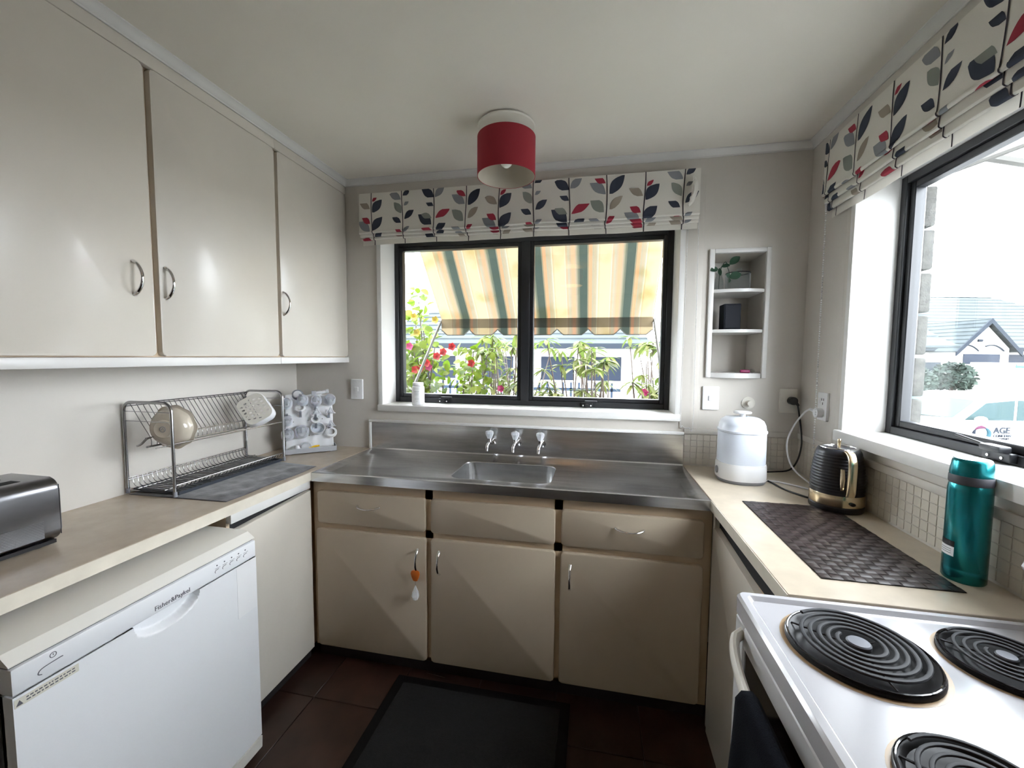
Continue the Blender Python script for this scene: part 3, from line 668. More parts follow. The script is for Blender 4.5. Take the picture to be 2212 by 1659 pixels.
def burner(x, y, r, turns):
    b = mk('drip_bowl', lathe(B(), [(0, .9012), (r*.55, .9014), (r*.86, .9030), (r*.93, .909), (r, .9105), (r*1.02, .9075), (r*1.02, .9012)], 48, (x, y, 0)), 'drip_black', sv)
    st = mk('heat_stain', lathe(B(), [(r*1.02, .90085), (r*1.09, .90085)], 48, (x, y, 0)), 'enamel_stain', b)
    pts = []; n = int(turns*40)
    for i in range(n+1):
        q = i/n; a = q*turns*2*PI + 2.2; rr = r*(.27+.62*q); pts.append((x+rr*math.cos(a), y+rr*math.sin(a), .9175))
    mk('coil', tube(B(), pts, r*.034, 8, flat=.75), 'coil', b)
    mk('coil_cap', lathe(B(), [(0, .9205), (r*.15, .920), (r*.17, .918), (r*.17, .910), (0, .910)], 24, (x, y, 0)), 'coil_cap', b)
    mk('trim_ring', tube(B(), [(x+r*.985*math.cos(2*PI*k/48), y+r*.985*math.sin(2*PI*k/48), .9095) for k in range(48)], .0026, 8, True), 'oven_glass', b)
    bm = B()
    for k in range(3):
        a = .5+2.094*k; tube(bm, [(x+r*.15*math.cos(a), y+r*.15*math.sin(a), .909), (x+r*.93*math.cos(a), y+r*.93*math.sin(a), .9095)], .0018, 5)
    mk('coil_support', bm, 'coil', b)
burner(2.2175, -1.320, .1105, 5.0); burner(2.450, -1.306, .086, 4.0); burner(2.211, -1.587, .0875, 4.0); burner(2.447, -1.590, .1105, 5.0)
bm = B(); ring(bm, SY0+.006, SY1-.006, .16, .862, .05, SX0+.002, SX0+.014, .004, ax='x'); od = mk('oven_door', bm, 'appliance_white', sv)
bm = B(); box(bm, SX0+.006, SX0+.010, SY0+.05, SY1-.05, .2, .815); mk('oven_window', bm, 'oven_glass', od)
mk('oven_handle', tube(B(), arc((SX0+.008, -1.206, .838), (SX0+.008, -1.728, .838), (-.058, 0, -.002), 24, .5), [.0095]*25, 10, flat=1.3), 'appliance_cream', od)
bm = B(); box(bm, SX0+.004, SX0+.014, SY0+.006, SY1-.006, .03, .15, .004); mk('storage_drawer', bm, 'appliance_white', sv)
# towel over the oven handle
def tw(u, v):
    y = -1.395-.255*u + .006*math.sin(9*v+5*u)
    hx = 2.008; s = v*.70
    if s < .30: z = .535+s*1.0; x = hx+.018+.004*math.sin(14*u)*(1-s/.3); 
    elif s < .34: a = (s-.30)/.04*PI; x = hx+.018*math.cos(a); z = .838+.018*math.sin(a)
    else:
        q = (s-.34); z = .838-q; x = hx-.018-.012*q*4-.008*math.sin(16*u+2*q)*q*4
        y += (.05*(.5-u))*q*2*-1
    return (x, y, z)
bm = B(); sheet(bm, tw, 22, 60); tow = mk('tea_towel', bm, 'towel_navy', None, ang=180); md = tow.modifiers.new('thickness', 'SOLIDIFY'); md.thickness = .003; md.offset = 0
tag(tow, 'dark navy tea towel hung over the oven handle', 'towel')
# ------------------------------------------------------------------ floor mat
fm = thing('floor_mat', 'black ribbed floor mat lying before the sink cabinet', 'mat', (1.285, -1.1, 0))
bm = B(); box(bm, .905, 1.667, -1.62, -.522, 0.0004, .006, .003); mk('rubber_border', bm, 'rug_edge', fm)
bm = B(); box(bm, .945, 1.627, -1.58, -.562, .005, .0095, .002); mk('pile', bm, 'rug_black', fm)
bm = B(); box(bm, 1.02, 1.11, -.502, -.499, .0008, .0028); 
for v in bm.verts: v.co = Matrix.Rotation(R(-8), 3, 'Z') @ (v.co-Vector((1.06, -.5, 0))) + Vector((1.06, -.487, 0))
tag(mk('wood_splinter', bm, 'bark'), 'thin splinter of wood lying on the floor by the toe kick', 'splinter')
# ------------------------------------------------------------------ wall fittings
def switch(x, label):
    t = thing('light_switch', label, 'light switch', (x, 0, 1.18))
    bm = B(); prism(bm, rrect(x-.037, x+.037, 1.181, 1.295, .003, 3), 'y', -.0002, -.011, .002); p = mk('plate', bm, 'white_plastic', t)
    bm = B(); prism(bm, rrect(x-.011, x+.011, 1.226, 1.250, .002, 3), 'y', -.011, -.016, .0015); mk('rocker', bm, 'white_plastic', t)
    for z in (1.197, 1.279): mk('screw_cap', cyl(B(), (x, -.0105, z), (x, -.0118, z), .0042, 14), 'off_white_plastic', t)
switch(.399, 'white light switch on the wall beside the bottle drying rack'); switch(2.292, 'white light switch below the niche on the kettle side of the window')
t = thing('dial_knob', 'round cream dial with a small knob on the wall above the steriliser', 'dial', (2.461, 0, 1.19))
mk('back_plate', cyl(B(), (2.461, 0, 1.2185), (2.461, -.006, 1.2185), .029, 32), 'cream_plastic', t); mk('knob', (lambda b: (cyl(b, (2.461, -.006, 1.2185), (2.461, -.032, 1.2185), .0125, 24))) (B()), 'cream_plastic', t)
so1 = thing('power_socket', 'power socket with a black plug on the wall behind the steriliser', 'power socket', (2.631, 0, 1.177))
bm = B(); prism(bm, rrect(2.594, 2.668, 1.177, 1.291, .003, 3), 'y', -.0002, -.010, .002); mk('plate', bm, 'cream_plastic', so1)
bm = B(); prism(bm, rrect(2.603, 2.617, 1.222, 1.247, .002, 3), 'y', -.010, -.014, .001); mk('rocker', bm, 'cream_plastic', so1)
so2 = thing('power_socket', 'power socket on the window wall above the kettle', 'power socket', (RW, -.207, 1.174))
bm = B(); prism(bm, rrect(-.242, -.171, 1.174, 1.291, .003, 3), 'x', RW-.0002, RW-.010, .002); mk('plate', bm, 'white_plastic', so2)
bm = B()
for yy, zz in ((-.205, 1.262), (-.218, 1.262), (-.212, 1.245)): box(bm, RW-.0112, RW-.0098, yy-.0012, yy+.0012, zz-.005, zz+.005)
mk('pin_slots', bm, 'dark_gap', so2)
bm = B(); prism(bm, rrect(-.194, -.180, 1.244, 1.268, .002, 3), 'x', RW-.010, RW-.014, .001); mk('rocker', bm, 'white_plastic', so2)
# cords: black kettle lead and white steriliser lead
# ------------------------------------------------------------------ niche with curved shelves
ni = thing('wall_niche', 'white recessed wall niche with bowed shelves beside the sink window', 'niche', (2.396, .1, 1.338))
bm = B(); box(bm, 2.263, 2.286, -.014, .012, 1.338, 1.947, .003); box(bm, 2.509, 2.529, -.014, .012, 1.338, 1.947, .003); box(bm, 2.286, 2.509, -.014, .012, 1.926, 1.947, .003); mk('niche_frame', bm, 'white_paint', ni)
bm = B(); box(bm, 2.2755, 2.287, .0, .205, 1.3505, 1.9345); box(bm, 2.508, 2.5165, .0, .205, 1.3505, 1.9345); box(bm, 2.2755, 2.5165, .200, .215, 1.3505, 1.9345); box(bm, 2.287, 2.508, .012, .205, 1.926, 1.9345); mk('niche_lining', bm, 'wall_paint', ni)
for z0, z1, bo in ((1.742, 1.757, .026), (1.553, 1.568, .026), (1.338, 1.361, .036)):
    x0, x1 = (2.2865, 2.5085); pts = [(x0, .199), (x0, -.004)] + [(x0+(x1-x0)*k/14, -.004-bo*(1-(2*k/14-1)**2)) for k in range(1, 14)] + [(x1, -.004), (x1, .199)]
    bm = B(); prism(bm, pts, 'z', z0, z1, .002, True, 1); mk('shelf', bm, 'white_paint', ni)
# glass jar with a plant cutting, and a vase beside it
jx, jy, jz = 2.415, .075, 1.7572
j = thing('glass_jar', 'round glass jar on the top shelf of the niche', 'jar', (jx, jy, jz))
mk('jar_glass', lathe(B(), [(0, .001), (.050, .001), (.056, .006), (.057, .082), (.053, .09), (.050, .0905), (.050, .088), (.054, .081), (.053, .008), (.0, .004)], 36, (jx, jy, jz)), 'clear_glass', j)
mk('jar_rim', tube(B(), [(jx+.0535*math.cos(2*PI*k/36), jy+.0535*math.sin(2*PI*k/36), jz+.088) for k in range(36)], .0024, 6, True), 'black_plastic', j)
mk('jar_neck', lathe(B(), [(.012, .091), (.012, .112), (.010, .112), (.010, .091)], 20, (jx+.005, jy, jz)), 'clear_glass', j)
vz = thing('glass_vase', 'small clear glass vase holding the green cutting in the niche', 'vase', (2.318, .03, jz))
mk('vase_glass', lathe(B(), [(0, .001), (.020, .001), (.022, .01), (.019, .05), (.014, .07), (.016, .085), (.014, .085), (.012, .07), (.017, .05), (.020, .01), (0, .004)], 24, (2.318, .03, jz)), 'clear_glass', vz)
pc = thing('plant_cutting', 'dark green leafy cutting in the vase on the niche shelf', 'plant', (2.318, .03, jz+.005))
mk('stem', (lambda b: (tube(b, smoothpath([(2.318, .03, jz+.008), (2.320, .03, jz+.08), (2.330, .02, jz+.12), (2.338, .01, jz+.132), (2.345, .0, jz+.12), (2.352, -.01, jz+.115)]), .0016, 6), tube(b, smoothpath([(2.328, .02, jz+.115), (2.312, .005, jz+.10), (2.30, -.01, jz+.095)]), .0014, 6), tube(b, smoothpath([(2.340, .01, jz+.128), (2.350, -.01, jz+.08), (2.352, -.016, jz+.05)]), .0014, 6))[0])(B()), 'leaf_dark', pc)
def leaf(bm, c, d, up, L, W_, curl=.15):
    d = Vector(d).normalized(); s = d.cross(Vector(up)).normalized(); n = s.cross(d); c = Vector(c); prev = None
    for k in range(7):
        q = k/6; h = W_*.5*math.sin(PI*min(1, q*.96+.02))**.7; m = c + d*L*q + n*(-curl*L*q*q)
        cur = [bm.verts.new(m-s*h+n*h*.25), bm.verts.new(m), bm.verts.new(m+s*h+n*h*.25)]
        if prev:
            for a in (0, 1): bm.faces.new((prev[a], prev[a+1], cur[a+1], cur[a]))
        prev = cur
for c, d, up, L, W_ in (((2.352, -.01, jz+.115), (.8, -.3, .75), (-.3, -1, .3), .052, .036), ((2.30, -.01, jz+.098), (-.9, -.3, -.2), (0, -1, .4), .036, .030), ((2.318, .0, jz+.108), (.8, -.4, .1), (0, -1, .5), .036, .022), ((2.308, -.005, jz+.10), (.1, -.3, -1), (-.6, -1, 0), .036, .018), ((2.352, -.016, jz+.052), (.9, -.2, .35), (-.2, -1, .3), .05, .042), ((2.35, -.014, jz+.056), (-.3, -.3, .3), (.3, -1, .2), .022, .026), ((2.352, -.016, jz+.05), (-.1, -.2, -1), (.9, -1, 0), .02, .018)):
    bm = B(); leaf(bm, c, d, up, L, W_); mk('leaf', bm, 'leaf_dark', pc, ang=180)
sp = thing('speaker_box', 'small dark blue black speaker box on the middle niche shelf', 'speaker', (2.378, .05, 1.5682))
bm = B(); box(bm, 2.340, 2.416, .008, .088, 1.5684, 1.692, .004); mk('cabinet', bm, 'speaker', sp); bm = B(); box(bm, 2.346, 2.411, .0062, .0084, 1.575, 1.686, .0015, 1); mk('grille', bm, 'speaker', sp)
pk = thing('pink_lighter', 'small magenta key fob with a ring on the bottom niche shelf', 'key fob', (2.45, .03, 1.3612))
bm = B(); box(bm, 2.428, 2.473, .022, .040, 1.3613, 1.377, .006, 3); mk('body', bm, 'pink', pk); mk('ring', tube(B(), [(2.482+.010*math.cos(2*PI*k/20), .028, 1.3715+.010*math.sin(2*PI*k/20)) for k in range(20)], .0012, 6, True), 'chrome', pk)
# ------------------------------------------------------------------ steriliser
cx, cy = 2.371, -.2085
s_ = thing('steriliser', 'white bottle steriliser with frosted clear dome beside the kettle', 'steriliser', (cx, cy, H))
mk('foot_ring', lathe(B(), [(0, .0005), (.090, .0005), (.0935, .006), (.0955, .014), (0, .014)], 44, (cx, cy, H), p=2.5), 'grey_plastic', s_)
mk('base', lathe(B(), [(0, .014), (.0955, .0145), (.0965, .03), (.0955, .074), (.093, .080), (.0935, .083), (0, .083)], 44, (cx, cy, H), p=2.5), 'white_plastic', s_)
mk('power_knob', cyl(B(), (cx-.0955, cy-.01, H+.045), (cx-.100, cy-.01, H+.045), .016, 20), 'grey_plastic', s_)
mk('dome', lathe(B(), [(.091, .083), (.0915, .10), (.0905, .214), (.0935, .217), (.0935, .224), (.0895, .228), (.0865, .248), (.079, .265), (.064, .2755), (.035, .279), (0, .279)], 44, (cx, cy, H), p=2.5), 'frosted', s_)
mk('lid_knob', lathe(B(), [(.012, .278), (.012, .292), (.034, .294), (.036, .298), (.032, .302), (0, .303)], 28, (cx, cy, H)), 'off_white_plastic', s_)
bm = B(); box(bm, cx+.01, cx+.036, cy-.0945, cy-.085, H+.216, H+.222, .002); mk('clip', bm, 'frosted', s_)
# ------------------------------------------------------------------ kettle
kx, ky = 2.5965, -.4962
k_ = thing('kettle', 'black ribbed kettle with gold handle and band on the worktop', 'kettle', (kx, ky, H))
mk('power_base', lathe(B(), [(0, .0006), (.079, .0006), (.081, .006), (.080, .018), (.076, .022), (0, .022)], 40, (kx, ky, H)), 'black_plastic', k_)
mk('gold_band', lathe(B(), [(.0, .0225), (.0795, .0225), (.0805, .026), (.0805, .058), (.0795, .061), (0, .061)], 48, (kx, ky, H)), 'gold', k_)
pr = [(0, .061), (.0795, .0615)]
for i in range(90):
    z = .063+.140*i/89; r0 = .0800 - .0125*((z-.063)/.140)**2.4; rib = .0012*max(0, math.sin(z*2*PI/.0105)) if .075 < z < .200 else 0
    pr.append((r0-.0012+rib, z))
pr += [(.0645, .208), (.060, .215), (.0565, .218), (0, .218)]
mk('body', lathe(B(), pr, 48, (kx, ky, H)), 'kettle_black', k_, ang=70)
mk('lid_rim', lathe(B(), [(.0565, .2175), (.0555, .2205), (.049, .2205), (.048, .2165)], 40, (kx, ky, H)), 'chrome', k_)
lid = mk('lid', lathe(B(), [(0, .214), (.030, .2145), (.048, .2175), (.048, .213)], 32, (kx, ky, H)), 'kettle_black', k_)
mk('lid_knob', lathe(B(), [(.005, .2145), (.004, .226), (.0055, .236), (.0062, .243), (.0045, .248), (0, .249)], 16, (kx, ky, H)), 'gold', lid)
hd = Vector((-.12, -.99, 0)); sd = Vector((.99, -.12, 0))
def hp(o, z): return Vector((kx, ky, H+z)) + hd*o
bm = B()
path = [hp(.058, .205), hp(.075, .213), hp(.095, .208), hp(.108, .192), hp(.112, .165), hp(.111, .12), hp(.108, .085), hp(.103, .073)]
path = [Vector(p) for p in smoothpath(path, 5)]; sec = rrect(-.0125, .0125, -.0075, .0075, .005, 3); rings = []
for i, p in enumerate(path):
    tg = (path[min(i+1, len(path)-1)] - path[max(i-1, 0)]).normalized(); nn = sd.cross(tg)
    rings.append([bm.verts.new(p + sd*a + nn*b) for a, b in sec])
for a, b in zip(rings, rings[1:]): stitch(bm, a, b)
bm.faces.new(rings[0]); bm.faces.new(rings[-1]); mk('handle', bm, 'gold', k_)
bm = B(); q0, q1 = hp(.074, .155)-sd*.013, hp(.074, .083)-sd*.013
for a in (0,): tube(bm, [q0, q0.lerp(q1, .5)+hd*.003, q1], [.006, .0075, .006], 8)
tube(bm, [hp(.076, .082), hp(.104, .078)], .006, 8); mk('handle_grip', bm, 'gold', k_)
mk('switch_lever', (lambda b: (ball(b, hp(.083, .038)+sd*.018, .0075, 12, (1.2, 1, .8)),)[0])(B()), 'black_plastic', k_)
bm = B(); sp_ = Vector((kx, ky, H)); tube(bm, [sp_-hd*.055+Vector((0, 0, .185)), sp_-hd*.072+Vector((0, 0, .197)), sp_-hd*.082+Vector((0, 0, .207))], [.022, .016, .010], 12); mk('spout', bm, 'kettle_black', k_)
# power cords, parts of their appliances: the black kettle lead and the white steriliser lead
kc = mk('power_cord', tube(B(), smoothpath([(2.664, -.024, 1.218), (2.672, -.03, 1.16), (2.674, -.05, 1.09), (2.672, -.06, 1.03), (2.660, -.055, .96), (2.63, -.05, .915), (2.56, -.055, .9045), (2.48, -.075, .9042), (2.458, -.11, .9042), (2.468, -.17, .9042), (2.486, -.24, .9042), (2.50, -.33, .9042), (2.535, -.405, .9042), (2.555, -.428, .9048)], 5), .0036, 8), 'black_plastic', k_)
mk('plug', (lambda b: (cyl(b, (2.642, -.0105, 1.236), (2.642, -.036, 1.236), .0185, 24), tube(b, [(2.652, -.024, 1.232), (2.668, -.024, 1.214)], [.009, .005], 10))[0])(B()), 'black_plastic', kc)
wc = mk('power_cord', tube(B(), smoothpath([(RW-.03, -.158, 1.214), (2.645, -.13, 1.195), (2.61, -.12, 1.13), (2.583, -.13, 1.06), (2.585, -.15, .99), (2.600, -.18, .945), (2.63, -.24, .912), (2.645, -.32, .9042), (2.62, -.33, .9042), (2.57, -.27, .9042), (2.52, -.225, .9042), (2.474, -.215, .9048)], 5), .0036, 8), 'white_plastic', s_)
mk('plug', (lambda b: (cyl(b, (RW-.0105, -.207, 1.205), (RW-.034, -.207, 1.205), .0195, 24), tube(b, [(RW-.026, -.195, 1.208), (RW-.03, -.155, 1.214)], [.008, .0055], 10))[0])(B()), 'white_plastic', wc)
# ------------------------------------------------------------------ thermos
tx, ty = 2.6262, -.980
th = thing('thermos_flask', 'metallic teal thermos flask standing by the woven mat', 'flask', (tx, ty, H))
mk('flask_body', lathe(B(), [(0, .0006), (.037, .0006), (.0392, .004), (.0392, .030), (.0388, .032), (.0392, .034), (.0388, .222), (.0375, .232), (.036, .236), (0, .236)], 44, (tx, ty, H)), 'teal_metal', th)
mk('collar', lathe(B(), [(0, .2365), (.0375, .2365), (.0385, .240), (.0385, .254), (.0375, .257), (0, .257)], 44, (tx, ty, H)), 'dark_rubber', th)
mk('cap', lathe(B(), [(0, .2575), (.0375, .2575), (.0380, .262), (.0350, .290), (.032, .296), (.030, .297)], 44, (tx, ty, H)), 'teal_metal', th)
mk('cap_top', lathe(B(), [(.030, .297), (.024, .2975), (0, .2965)], 32, (tx, ty, H)), 'chrome', th)
def wrap(name, a0, a1, z0, z1, mat, par, r=.0396):
    bm = B(); sheet(bm, lambda u, v: (tx+r*math.cos(a0+(a1-a0)*u), ty+r*math.sin(a0+(a1-a0)*u), H+z0+(z1-z0)*v), 10, 2); return mk(name, bm, mat, par)
wrap('label_black', R(152), R(205), .083, .097, 'black_plastic', th); wl = wrap('label_white', R(152), R(205), .060, .083, 'paper', th)
for z in (.066, .071, .076): wrap('label_print', R(158), R(198), z, z+.0012, 'ink', wl, .0398)
# ------------------------------------------------------------------ woven mat on the worktop
wm = thing('woven_mat', 'dark brown woven heat mat on the worktop beside the stove', 'mat', (2.42, -.78, H))
bm = B(); box(bm, 2.286, 2.580, -1.053, -.505, H+.0004, H+.0022); mk('backing', bm, 'woven_base', wm)
def weave(sz, horizontal):
    bm = B(); l, wd = (sz*.97, sz*.94)
    f = lambda u, v: ((u-.5)*l, (v-.5)*wd, .0004+.0018*math.sin(PI*u)**.6*(.6+.4*math.sin(PI*v)))
    if not horizontal: g_ = lambda u, v: (f(v, u)[1] if 0 else (v-.5)*wd, (u-.5)*l, f(u, v)[2])
    else: g_ = f
    return sheet(bm, g_, 4, 3)
cell = .0247; a_ = mk('woven_strip', weave(cell, True), 'woven', wm, local=True); b_ = mk('woven_strip', weave(cell, False), 'woven', wm, local=True); done = {0: False, 1: False}
nx, ny = 12, 22
base = Vector((2.286, -1.053, H+.0022)) - wm.location
sx_, sy_ = .294/nx, .548/ny
for i in range(nx):
    for j in range(ny):
        k = (i+j) % 2; p = base + Vector(((i+.5)*sx_, (j+.5)*sy_, 0)); o = (a_, b_)[k]
        if not done[k]: o.location = p; done[k] = True
        else: dup(o, wm, p)
# ------------------------------------------------------------------ small white things on the sills
pb = thing('pill_bottle', 'white bottle with printed label on the sink window sill', 'bottle', (.752, .045, 1.154))
mk('bottle_body', lathe(B(), [(0, .0006), (.0335, .0006), (.0355, .003), (.0355, .098), (.033, .104), (.029, .107), (0, .107)], 32, (.752, .045, 1.154)), 'white_plastic', pb)
mk('bottle_cap', lathe(B(), [(0, .1075), (.0300, .1075), (.0305, .110), (.0300, .126), (0, .127)], 32, (.752, .045, 1.154)), 'white_plastic', pb)
bm = B()
for z, a0, a1, h in ((.076, -1.75, -1.02, .0026), (.069, -1.75, -1.1, .0016), (.063, -1.75, -.98, .0016), (.057, -1.75, -1.15, .0016), (.036, -1.7, -1.0, .0012), (.031, -1.7, -1.1, .0012), (.020, -1.5, -1.3, .0012)):
    a = a0
    while a < a1:
        l = rng.uniform(.05, .16); sheet(bm, lambda u, v: (.752+.0357*math.cos(a+l*u), .045+.0357*math.sin(a+l*u), 1.154+z+h*v), 3, 1); a += l+.035
mk('label_print', bm, 'grey_plastic', pb)
bm = B(); sheet(bm, lambda u, v: (RW+.0+.10*u, -1.12-.16*v, 1.1595+.012*math.sin(PI*u)*(.4+.6*math.sin(5*v+1)**2)), 10, 14); tg_ = mk('crumpled_cloth', bm, 'paper', None, ang=180); md = tg_.modifiers.new('thickness', 'SOLIDIFY'); md.thickness = .003; tag(tg_, 'crumpled white cloth lying on the sill behind the thermos', 'cloth')
# ------------------------------------------------------------------ toaster
to = thing('toaster', 'dark steel two slot toaster with dimpled side on the worktop', 'toaster', (.19, -1.45, H))
bm = B(); prism(bm, rrect(.075, .285, H+.014, H+.188, .032, 6), 'y', -1.62, -1.292, .004, True); mk('shell', bm, 'dark_steel', to, ang=30)
bm = B(); box(bm, .2845, .2858, -1.60, -1.33, H+.030, H+.078, .0005, 1); mk('dimpled_band', bm, 'toaster_dots', to)
bm = B(); box(bm, .085, .275, -1.612, -1.30, H+.006, H+.016); mk('base', bm, 'black_plastic', to)
for x in (.135, .205):
    bm = B(); box(bm, x, x+.034, -1.58, -1.345, H+.1875, H+.1888, .0005, 1); mk('slot', bm, 'dark_gap', to)
for x in (.11, .25):
    for y in (-1.59, -1.33): mk('foot', cyl(B(), (x, y, H), (x, y, H+.008), .012, 12), 'black_plastic', to)
bm = B(); box(bm, .284, .2852, -1.295, -1.2935, H+.03, H+.17); mk('end_seam', bm, 'black_plastic', to)
# ------------------------------------------------------------------ drying mat, dish rack
dm = B()
def cloth(u, v):
    a = Vector((.02, -.935)).lerp(Vector((.02, -.372)), v); b = Vector((.444, -.925)).lerp(Vector((.447, -.428)), v); p = a.lerp(b, u)
    e = min(u, 1-u, v, 1-v); z = .0035*min(1, e*14)
    f = max(0, (u-.58)/.42); z += f*(.0034*math.sin(31*u+9*v)+.003*math.sin(17*v-22*u)+.0018*math.sin(43*v+13*u))*min(1, e*9)+f*.0045*min(1, e*9)
    p.x += .004*math.sin(11*v)*u
    return (p.x, p.y, H+.0006+max(z, .0))
sheet(dm, cloth, 60, 70); o = mk('drying_mat', dm, 'drying_cloth', None, ang=180); md = o.modifiers.new('thickness', 'SOLIDIFY'); md.thickness = .001; md.offset = 1; tag(o, 'dark grey crumpled drying mat under the dish rack', 'mat')
ZM = H+.0052
dr = thing('drip_tray', 'slate drip tray under the dish rack', 'tray', (.118, -.65, ZM))
bm = B(); box(bm, .014, .222, -.912, -.395, ZM, ZM+.003); ring(bm, .012, .224, -.914, -.393, .004, 0, 0) if False else None
for a in ((.012, .017, -.914, -.393), (.219, .226, -.914, -.393), (.017, .219, -.914, -.909), (.017, .219, -.398, -.393)): box(bm, a[0], a[1], a[2], a[3], ZM, ZM+.013, .0015, 1)
for k in range(24): box(bm, .02, .217, -.90+.021*k, -.896+.021*k, ZM+.003, ZM+.005)
mk('tray', bm, 'tray_slate', dr)
rk = thing('dish_rack', 'chrome wire two tier dish rack standing against the wall', 'dish rack', (.118, -.65, ZM))
RX0, RX1, RY0, RY1, RZ = .010, .228, -.930, -.385, 1.252
for y in (RY0, RY1):
    pts = [(RX0, y, ZM)] + [(RX0, y, RZ-.035)] + [(RX0+.035*(1-math.cos(a)), y, RZ-.035+.035*math.sin(a)) for a in [PI/2*k/6 for k in range(1, 7)]] + [(RX1-.035+.035*math.sin(a), y, RZ-.035+.035*math.cos(a)) for a in [PI/2*k/6 for k in range(7)]] + [(RX1, y, ZM)]
    ef = mk('end_frame', tube(B(), pts, .0056, 10), 'rack_steel', rk)
    for z in (1.217, 1.181): mk('cross_wire', cyl(B(), (RX0, y, z), (RX1, y, z), .0015, 6), 'rack_steel', ef)
    for x in (RX0, RX1): mk('foot_cap', cyl(B(), (x, y, ZM-.0004), (x, y, ZM+.018), .0068, 10), 'grey_plastic', ef)
    mk('hook_wire', tube(B(), smoothpath([(RX0, y, .918), (RX0+.05, y-.004, .918), (RX0+.058, y, .92)]), .0018, 6), 'rack_steel', ef)
def rail(name, x, z, r=.0024, dy=0): return mk(name, cyl(B(), (x, RY0-dy, z), (x, RY1+dy, z), r, 8), 'rack_steel', rk)
for x, z, r in ((.016, 1.243, .0024), (.020, 1.236, .0018), (.105, 1.118, .0024), (.108, 1.085, .0036), (.226, 1.100, .0030), (.205, 1.094, .0018), (.150, 1.082, .002), (.014, .955, .0022), (.012, .962, .0018), (.226, .945, .0026), (.06, .925, .002), (.18, .925, .002)): rail('rail', x, z, r)
mk('rail_end', tube(B(), smoothpath([(.105, RY0+.02, 1.118), (.096, RY0+.01, 1.112), (.085, RY0, 1.095), (.07, RY0-.004, 1.088)]), .004, 8), 'rack_steel', rk)
p1 = None; n = 26
for k in range(n):
    y = RY0+.018+(RY1-RY0-.03)*k/(n-1)
    if p1 is None: p1 = mk('wire', tube(B(), smoothpath([(.017, 0, 1.243), (.07, 0, 1.165), (.105, 0, 1.116), (.108, 0, 1.088)]), .0014, 6), 'rack_steel', rk, local=True); p1.data.transform(Matrix.Translation(-Vector((.118, 0, ZM)))); p1.location = (0, y+.65, 0)
    else: dup(p1, rk, (0, y+.65, 0))
p2 = None; n = 30
for k in range(n):
    y = RY0+.015+(RY1-RY0-.03)*k/(n-1)
    if p2 is None: p2 = mk('wire', tube(B(), smoothpath([(.013, 0, .962), (.018, 0, .940), (.03, 0, .927), (.06, 0, .9255), (.18, 0, .9255), (.212, 0, .928), (.226, 0, .945)]), .0015, 6), 'rack_steel', rk, local=True); p2.data.transform(Matrix.Translation(-Vector((.118, 0, ZM)))); p2.location = (0, y+.65, 0)
    else: dup(p2, rk, (0, y+.65, 0))
# cream bowl with wavy rim, on its edge in the upper tier
bw = thing('bowl', 'cream scalloped bowl on its edge in the dish rack', 'bowl', (.133, -.845, 1.148))
bw.rotation_euler = frame(Vector((.965, .26, 0)), Vector((0, 0, 1)), Vector((.26, -.965, 0)), Vector((0, 0, 0))).to_euler()
bm = B(); prof = [(0, .062), (.030, .062), (.033, .060), (.034, .056), (.055, .046), (.072, .026), (.079, .008), (.084, .0), (.086, .001), (.085, .004), (.0805, .010), (.0735, .029), (.054, .050), (0, .058)]
prof = [(0, .057), (.027, .057), (.031, .0585), (.034, .057), (.036, .053), (.050, .0475), (.062, .038), (.0705, .025), (.0745, .012), (.0755, .005), (.080, .0015), (.0855, .0005), (.0855, -.001), (.079, -.001), (.073, .003), (.070, .014), (.060, .032), (.046, .043), (.03, .050), (0, .050)]
lathe(bm, prof, 48)
for v in bm.verts:
    r = math.hypot(v.co.x, v.co.y); a = math.atan2(v.co.y, v.co.x); k = max(0, (r-.062)/.022); f = 1+.028*k*math.cos(9*a); v.co.x *= f; v.co.y *= f
mk('bowl_body', bm, 'bowl_cream', bw, local=True)
mk('makers_mark', (lambda b: (tube(b, [(.010*math.cos(2*PI*k/20), .010*math.sin(2*PI*k/20), .0575) for k in range(20)], .0012, 5, True), tube(b, [(-.005, -.004, .0575), (0, .006, .0575), (.005, -.004, .0575)], .001, 5))[0])(B()), 'grey_plastic', bw, local=True)
# white perforated basket leaning at the other end
bk = thing('steriliser_basket', 'white perforated plastic basket leaning in the dish rack', 'basket', (.140, -.455, 1.165))
zax = Vector((.50, -.80, .33)).normalized(); xax = Vector((.80, .55, .12)); xax = (xax-zax*xax.dot(zax)).normalized(); yax = zax.cross(xax)
c30, s30 = math.cos(R(24)), math.sin(R(24)); xa, ya = xax*c30+yax*s30, yax*c30-xax*s30
bk.rotation_euler = frame(xa, ya, zax, Vector((0, 0, 0))).to_euler()
bm = B(); hw, hh = .060, .066
out = loop(bm, rrect(-hw, hw, -hh, hh, .032, 7), .030); holes = []
def es_of(l): return [bm.edges.get((l[i], l[(i+1) % len(l)])) or bm.edges.new((l[i], l[(i+1) % len(l)])) for i in range(len(l))]
allE = es_of(out)
for i in range(-2, 3):
    for j in range(-3, 4):
        big = (i % 2 == 0); x, y = i*.0215, j*.0165+(0 if big else .00825)
        if abs(x) > hw-.012 or abs(y) > hh-.012 or (abs(x) > hw-.025 and abs(y) > hh-.028): continue
        rx, ry = (.0072, .0046) if big else (.0075, .0042)
        allE += es_of(loop(bm, [(x+rx*math.cos(2*PI*k/10), y+ry*math.sin(2*PI*k/10)) for k in range(10)], .030))
bmesh.ops.triangle_fill(bm, edges=allE, use_beauty=True)
fl = list(bm.faces); ex = bmesh.ops.extrude_face_region(bm, geom=fl); bmesh.ops.translate(bm, verts=[v for v in ex['geom'] if isinstance(v, bmesh.types.BMVert)], vec=(0, 0, -.0022))
